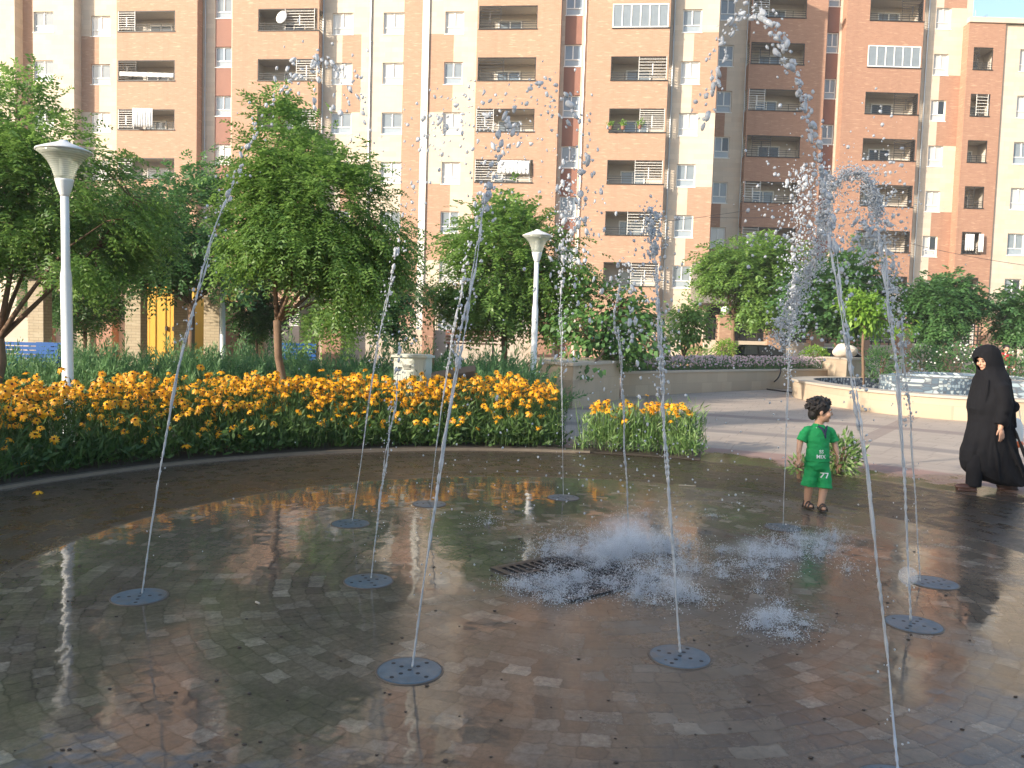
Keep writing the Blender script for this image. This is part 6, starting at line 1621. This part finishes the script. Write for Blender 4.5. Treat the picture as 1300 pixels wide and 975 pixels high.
# --- woman in black chador walking left
WP = gnd(1243, 622); YW = WP.y; kw = YW / F_PX
wm = empty('person', (WP.x, WP.y, 0.0), 0, 'woman in long black chador walking left past the mosaic fountain', 'woman')
def wp(px, py):     # profile point -> local x, z in the plane of the walk
    p_ = at(px, py, YW); return (p_.x - WP.x, p_.z)
prof = [  # py, front px, back px, half depth (m): silhouette from crown to hem
    (437.2, 1252, 1258, 0.020), (438.6, 1246, 1262.5, 0.062), (442, 1240.5, 1266.5, 0.092), (447, 1237.0, 1269.5, 0.108), (453, 1235.5, 1271.5, 0.115), (459, 1236.5, 1273, 0.116), (465, 1240, 1274.5, 0.113), (470, 1241.5, 1276, 0.122), (475, 1241, 1277.5, 0.155), (481, 1239.5, 1278.5, 0.195), (488, 1238, 1279.5, 0.215),
    (496, 1235.5, 1281, 0.225), (505, 1232.5, 1283, 0.23), (513, 1230, 1286, 0.23), (519, 1229.5, 1286.5, 0.225), (526, 1231.5, 1283.5, 0.215), (535, 1232, 1282.5, 0.212), (545, 1230, 1284, 0.212), (560, 1225.5, 1287.5, 0.21), (572, 1221.5, 1290.5, 0.207), (585, 1220.5, 1296, 0.203), (596, 1223, 1300.5, 0.20), (604, 1231, 1303, 0.19), (611, 1246, 1304.5, 0.175), (615, 1262, 1304.5, 0.15)]
b = MB(); n_ = 112
for i, (py, f, bk, hd) in enumerate(prof):
    x0, z0 = wp(f, py); x1, z1 = wp(bk, py); cx = (x0 + x1) / 2; hx = (x1 - x0) / 2
    fold = min(1, max(0, (i - 14) / 8)); up = 1 if 8 < i < 16 else 0
    for k in range(n_):
        a = 2 * PI * k / n_
        m_ = 1 + fold * (0.11 * (abs(math.sin(4.5 * a + 0.5 + i * 0.05)) ** 0.7 - 0.6) + 0.05 * (abs(math.sin(8.5 * a - i * 0.09)) - 0.6)) + up * 0.018 * math.sin(9 * a + i * 0.5)
        sq = abs(math.cos(a)) > 0.93
        b.v.append((cx + math.cos(a) * hx * (1 if sq else min(m_, 1.03)), math.sin(a) * hd * m_, (z0 + z1) / 2))
for i in range(len(prof) - 1):
    for k in range(n_):
        k2 = (k + 1) % n_; b.f.append((i * n_ + k, (i + 1) * n_ + k, (i + 1) * n_ + k2, i * n_ + k2)); b.m.append(0)
b.f.append(tuple(range(n_))); b.m.append(0); b.f.append(tuple((len(prof) - 1) * n_ + k for k in range(n_ - 1, -1, -1))); b.m.append(0)
# sleeve, elbow drape
s0 = wp(1259, 484); s1 = wp(1260, 512); s2 = wp(1254, 537)
b.tube([(s0[0], -0.12, s0[1] + 0.02), (s0[0], -0.175, s0[1] - 0.06), (s1[0], -0.215, s1[1]), (s2[0] + 0.02, -0.225, s2[1] + 0.05), (s2[0], -0.232, s2[1])], [0.05, 0.085, 0.088, 0.078, 0.066], 20)
x_, z_ = wp(1272, 515); limb(b, [(x_ - 0.05, -0.10, z_ + 0.12), (x_ + 0.04, -0.11, z_), (x_ - 0.03, -0.12, z_ - 0.1)], [0.06, 0.075, 0.06])
# shallow drape lines from shoulder to hem
for (xa, ya, xb, yb, dd) in ((1262, 548, 1288, 606, -0.198), (1248, 552, 1256, 606, -0.198), (1275, 540, 1298, 600, -0.17), (1244, 482, 1240, 512, -0.16), (1272, 480, 1279, 540, -0.15)):
    p0, p1 = wp(xa, ya), wp(xb, yb); limb(b, [(p0[0], dd, p0[1]), ((p0[0] + p1[0]) / 2, dd - 0.006, (p0[1] + p1[1]) / 2), (p1[0], dd * 0.95, p1[1])], [0.010, 0.020, 0.012], 10)
chd = remesh(b, 'chador', M['black_fabric'], 0.0075, 2, wm); wrinkle(chd, 0.007, (12, 12, 4))
b = MB(); fx, fz = wp(1251.0, 457.5)
atw, rotw = head(b, (fx + 0.006, -0.012, fz), 0.98, R(-74), R(14))
# the hood is open round the face
inv = rotw.inverted(); oc = atw(0, 0, 0); bmx = bmesh.new(); bmx.from_mesh(chd.data); dead = []
for f in bmx.faces:
    q = inv @ (f.calc_center_median() - oc)
    if q.y < -0.01 and (q.x / 0.062) ** 2 + ((q.z + 0.012) / 0.080) ** 2 < 1 and q.length < 0.2: dead.append(f)
bmesh.ops.delete(bmx, geom=dead, context='FACES'); bmx.to_mesh(chd.data); bmx.free()
th = chd.modifiers.new('cloth', 'SOLIDIFY'); th.thickness = 0.012; th.offset = -1
limb(b, [(fx + 0.07, 0, fz - 0.2), (fx + 0.035, 0, fz - 0.06)], [0.045, 0.045])
hw2 = wp(1254, 541); limb(b, [(fx + 0.07, 0, fz - 0.2), (s1[0], -0.17, s1[1] + 0.1)], [0.04, 0.035])
hand(b, (hw2[0], -0.235, hw2[1] + 0.005), (0.18, -0.1, -1), (-1, -0.35, -0.1), 1.0, 0.45)
limb(b, [(s1[0], -0.17, s1[1] + 0.1), (s1[0], -0.215, s1[1]), (hw2[0], -0.235, hw2[1] + 0.005)], [0.035, 0.035, 0.027])
wb = remesh(b, 'body', M['skin'], 0.006, 3, wm)
for q in (-1, 1):
    b = MB(); b.ball(atw(q * 0.033, -0.084, 0.004), 0.0095, 12, 8, (1.3, 1, 0.8)); e_ = b.build('eye', M['hair'], wm, smooth=True)
    b = MB(); limb(b, [atw(q * 0.016, -0.090, 0.026), atw(q * 0.034, -0.091, 0.032), atw(q * 0.052, -0.078, 0.026)], [0.0035, 0.004, 0.003], 6); b.build('eyebrow', M['hair'], wm)
b = MB(); limb(b, [atw(-0.018, -0.092, -0.054), atw(0, -0.098, -0.053), atw(0.018, -0.092, -0.054)], [0.003, 0.005, 0.003], 6); b.build('mouth', simple('lips_w', (0.40, 0.15, 0.13), 0.5), wm, smooth=True)
# trouser legs and shoes
b = MB()
f0, f1 = wp(1232, 590), wp(1230, 613); b.tube([(f0[0] + 0.02, -0.07, f0[1] + 0.12), (f0[0], -0.08, f0[1]), (f1[0], -0.09, f1[1]), (f1[0], -0.09, f1[1] - 0.025)], [0.085, 0.082, 0.080, 0.082], 20)
r0_, r1_ = wp(1285, 590), wp(1291, 612); b.tube([(r0_[0] - 0.04, 0.05, r0_[1] + 0.14), (r0_[0], 0.07, r0_[1]), (r1_[0], 0.07, r1_[1])], [0.085, 0.08, 0.075], 20); b.tube([(f0[0] + 0.02, -0.07, f0[1] + 0.08), (r0_[0] - 0.04, 0.05, r0_[1] + 0.1)], [0.07, 0.07], 14)
remesh(b, 'trousers', M['black_fabric'], 0.010, 3, wm)
def shoe(cx_, cy_, pitch_):
    b = MB(); r2 = Matrix.Rotation(pitch_, 3, 'Y')
    b.ball(Vector((cx_ - 0.05, cy_, 0.045)), 0.045, 16, 10, (2.4, 0.95, 0.85), rot=r2); b.ball(Vector((cx_ + 0.035, cy_, 0.065)), 0.048, 14, 10, (1.2, 0.85, 1.1)); b.ball(Vector((cx_ + 0.06, cy_, 0.02)), 0.03, 10, 8, (1, 1, 0.66))
    b.box(cx_ - 0.13, cx_ + 0.08, cy_ - 0.036, cy_ + 0.036, 0.002, 0.022)
    remesh(b, 'shoe', M['leather'], 0.006, 2, wm)
shoe(wp(1224, 618)[0], -0.09, 0.06); shoe(wp(1287, 620)[0], 0.07, 0.0)
# carrier bag at her far side
p = at(1289, 550, YW + 0.35); e = empty('carrier_bag', (p.x, p.y, p.z - 0.10), 0, 'white and orange plastic carrier bag hanging behind the woman', 'bag')
b = MB(); b.ball((0, 0, 0.10), 0.12, 16, 10, (0.75, 0.5, 1.5)); b.build('bag', M['cloth'], e, smooth=True)
b = MB(); b.ball((0, 0, -0.02), 0.125, 16, 8, (0.78, 0.52, 0.45)); b.build('base', M['orange_plastic'], e, smooth=True)
b = MB(); b.tube([(-0.05, 0, 0.25), (-0.03, 0, 0.36), (0.0, 0, 0.40), (0.03, 0, 0.36), (0.05, 0, 0.25)], 0.006, 6); b.build('handle', M['cloth'], e)

# --- distant man in red
YM = 27.0; p = at(1276, 470, YM); mn = empty('person', (p.x, p.y, 0), R(20), 'distant person in a red shirt standing behind the woman near the rose bush', 'person', None)
b = MB(); at_m, _ = head(b, (0, 0, 1.60), 1.05, R(-30)); limb(b, [(0, 0, 1.42), (0, 0, 1.54)], [0.055, 0.055])
for s_ in (-1, 1):
    limb(b, [(s_ * 0.09, 0, 0.92), (s_ * 0.10, -0.02, 0.5), (s_ * 0.10, 0, 0.09)], [0.09, 0.065, 0.045]); b.ball((s_ * 0.10, -0.06, 0.04), 0.05, 10, 8, (0.9, 2.2, 0.8))
    limb(b, [(s_ * 0.20, 0, 1.40), (s_ * 0.25, 0.02, 1.15), (s_ * 0.20, -0.10, 0.95)], [0.05, 0.042, 0.032]); hand(b, (s_ * 0.20, -0.11, 0.93), (0, -0.4, -1), (-s_, -1, 0), 1.0)
b.tube([Vector((0, 0, 0.9)), Vector((0, 0, 1.2)), Vector((0, 0, 1.42))], [0.14, 0.15, 0.12], 16, ell=[(1, .75), (1.1, .7), (1.2, .65)])
remesh(b, 'body', M['skin'], 0.012, 2, mn)
b = MB(); b.tube([Vector((0, 0, 0.86)), Vector((0, 0, 1.2)), Vector((0, 0, 1.40)), Vector((0, 0, 1.47))], [0.165, 0.17, 0.155, 0.08], 18, ell=[(1, .8), (1.1, .75), (1.25, .7), (1, 1)])
for s_ in (-1, 1): limb(b, [(s_ * 0.17, 0, 1.41), (s_ * 0.235, 0.01, 1.22)], [0.07, 0.062])
remesh(b, 'shirt', M['red'], 0.014, 2, mn)
b = MB()
for s_ in (-1, 1): limb(b, [(s_ * 0.085, 0, 0.92), (s_ * 0.10, -0.02, 0.5), (s_ * 0.10, 0, 0.10)], [0.105, 0.08, 0.065])
remesh(b, 'trousers', M['navy'], 0.014, 2, mn)
b = MB(); b.ball(at_m(0, 0.02, 0.045), 0.108, 14, 10, (0.9, 1, 0.92)); b.build('hair', M['hair'], mn, smooth=True)
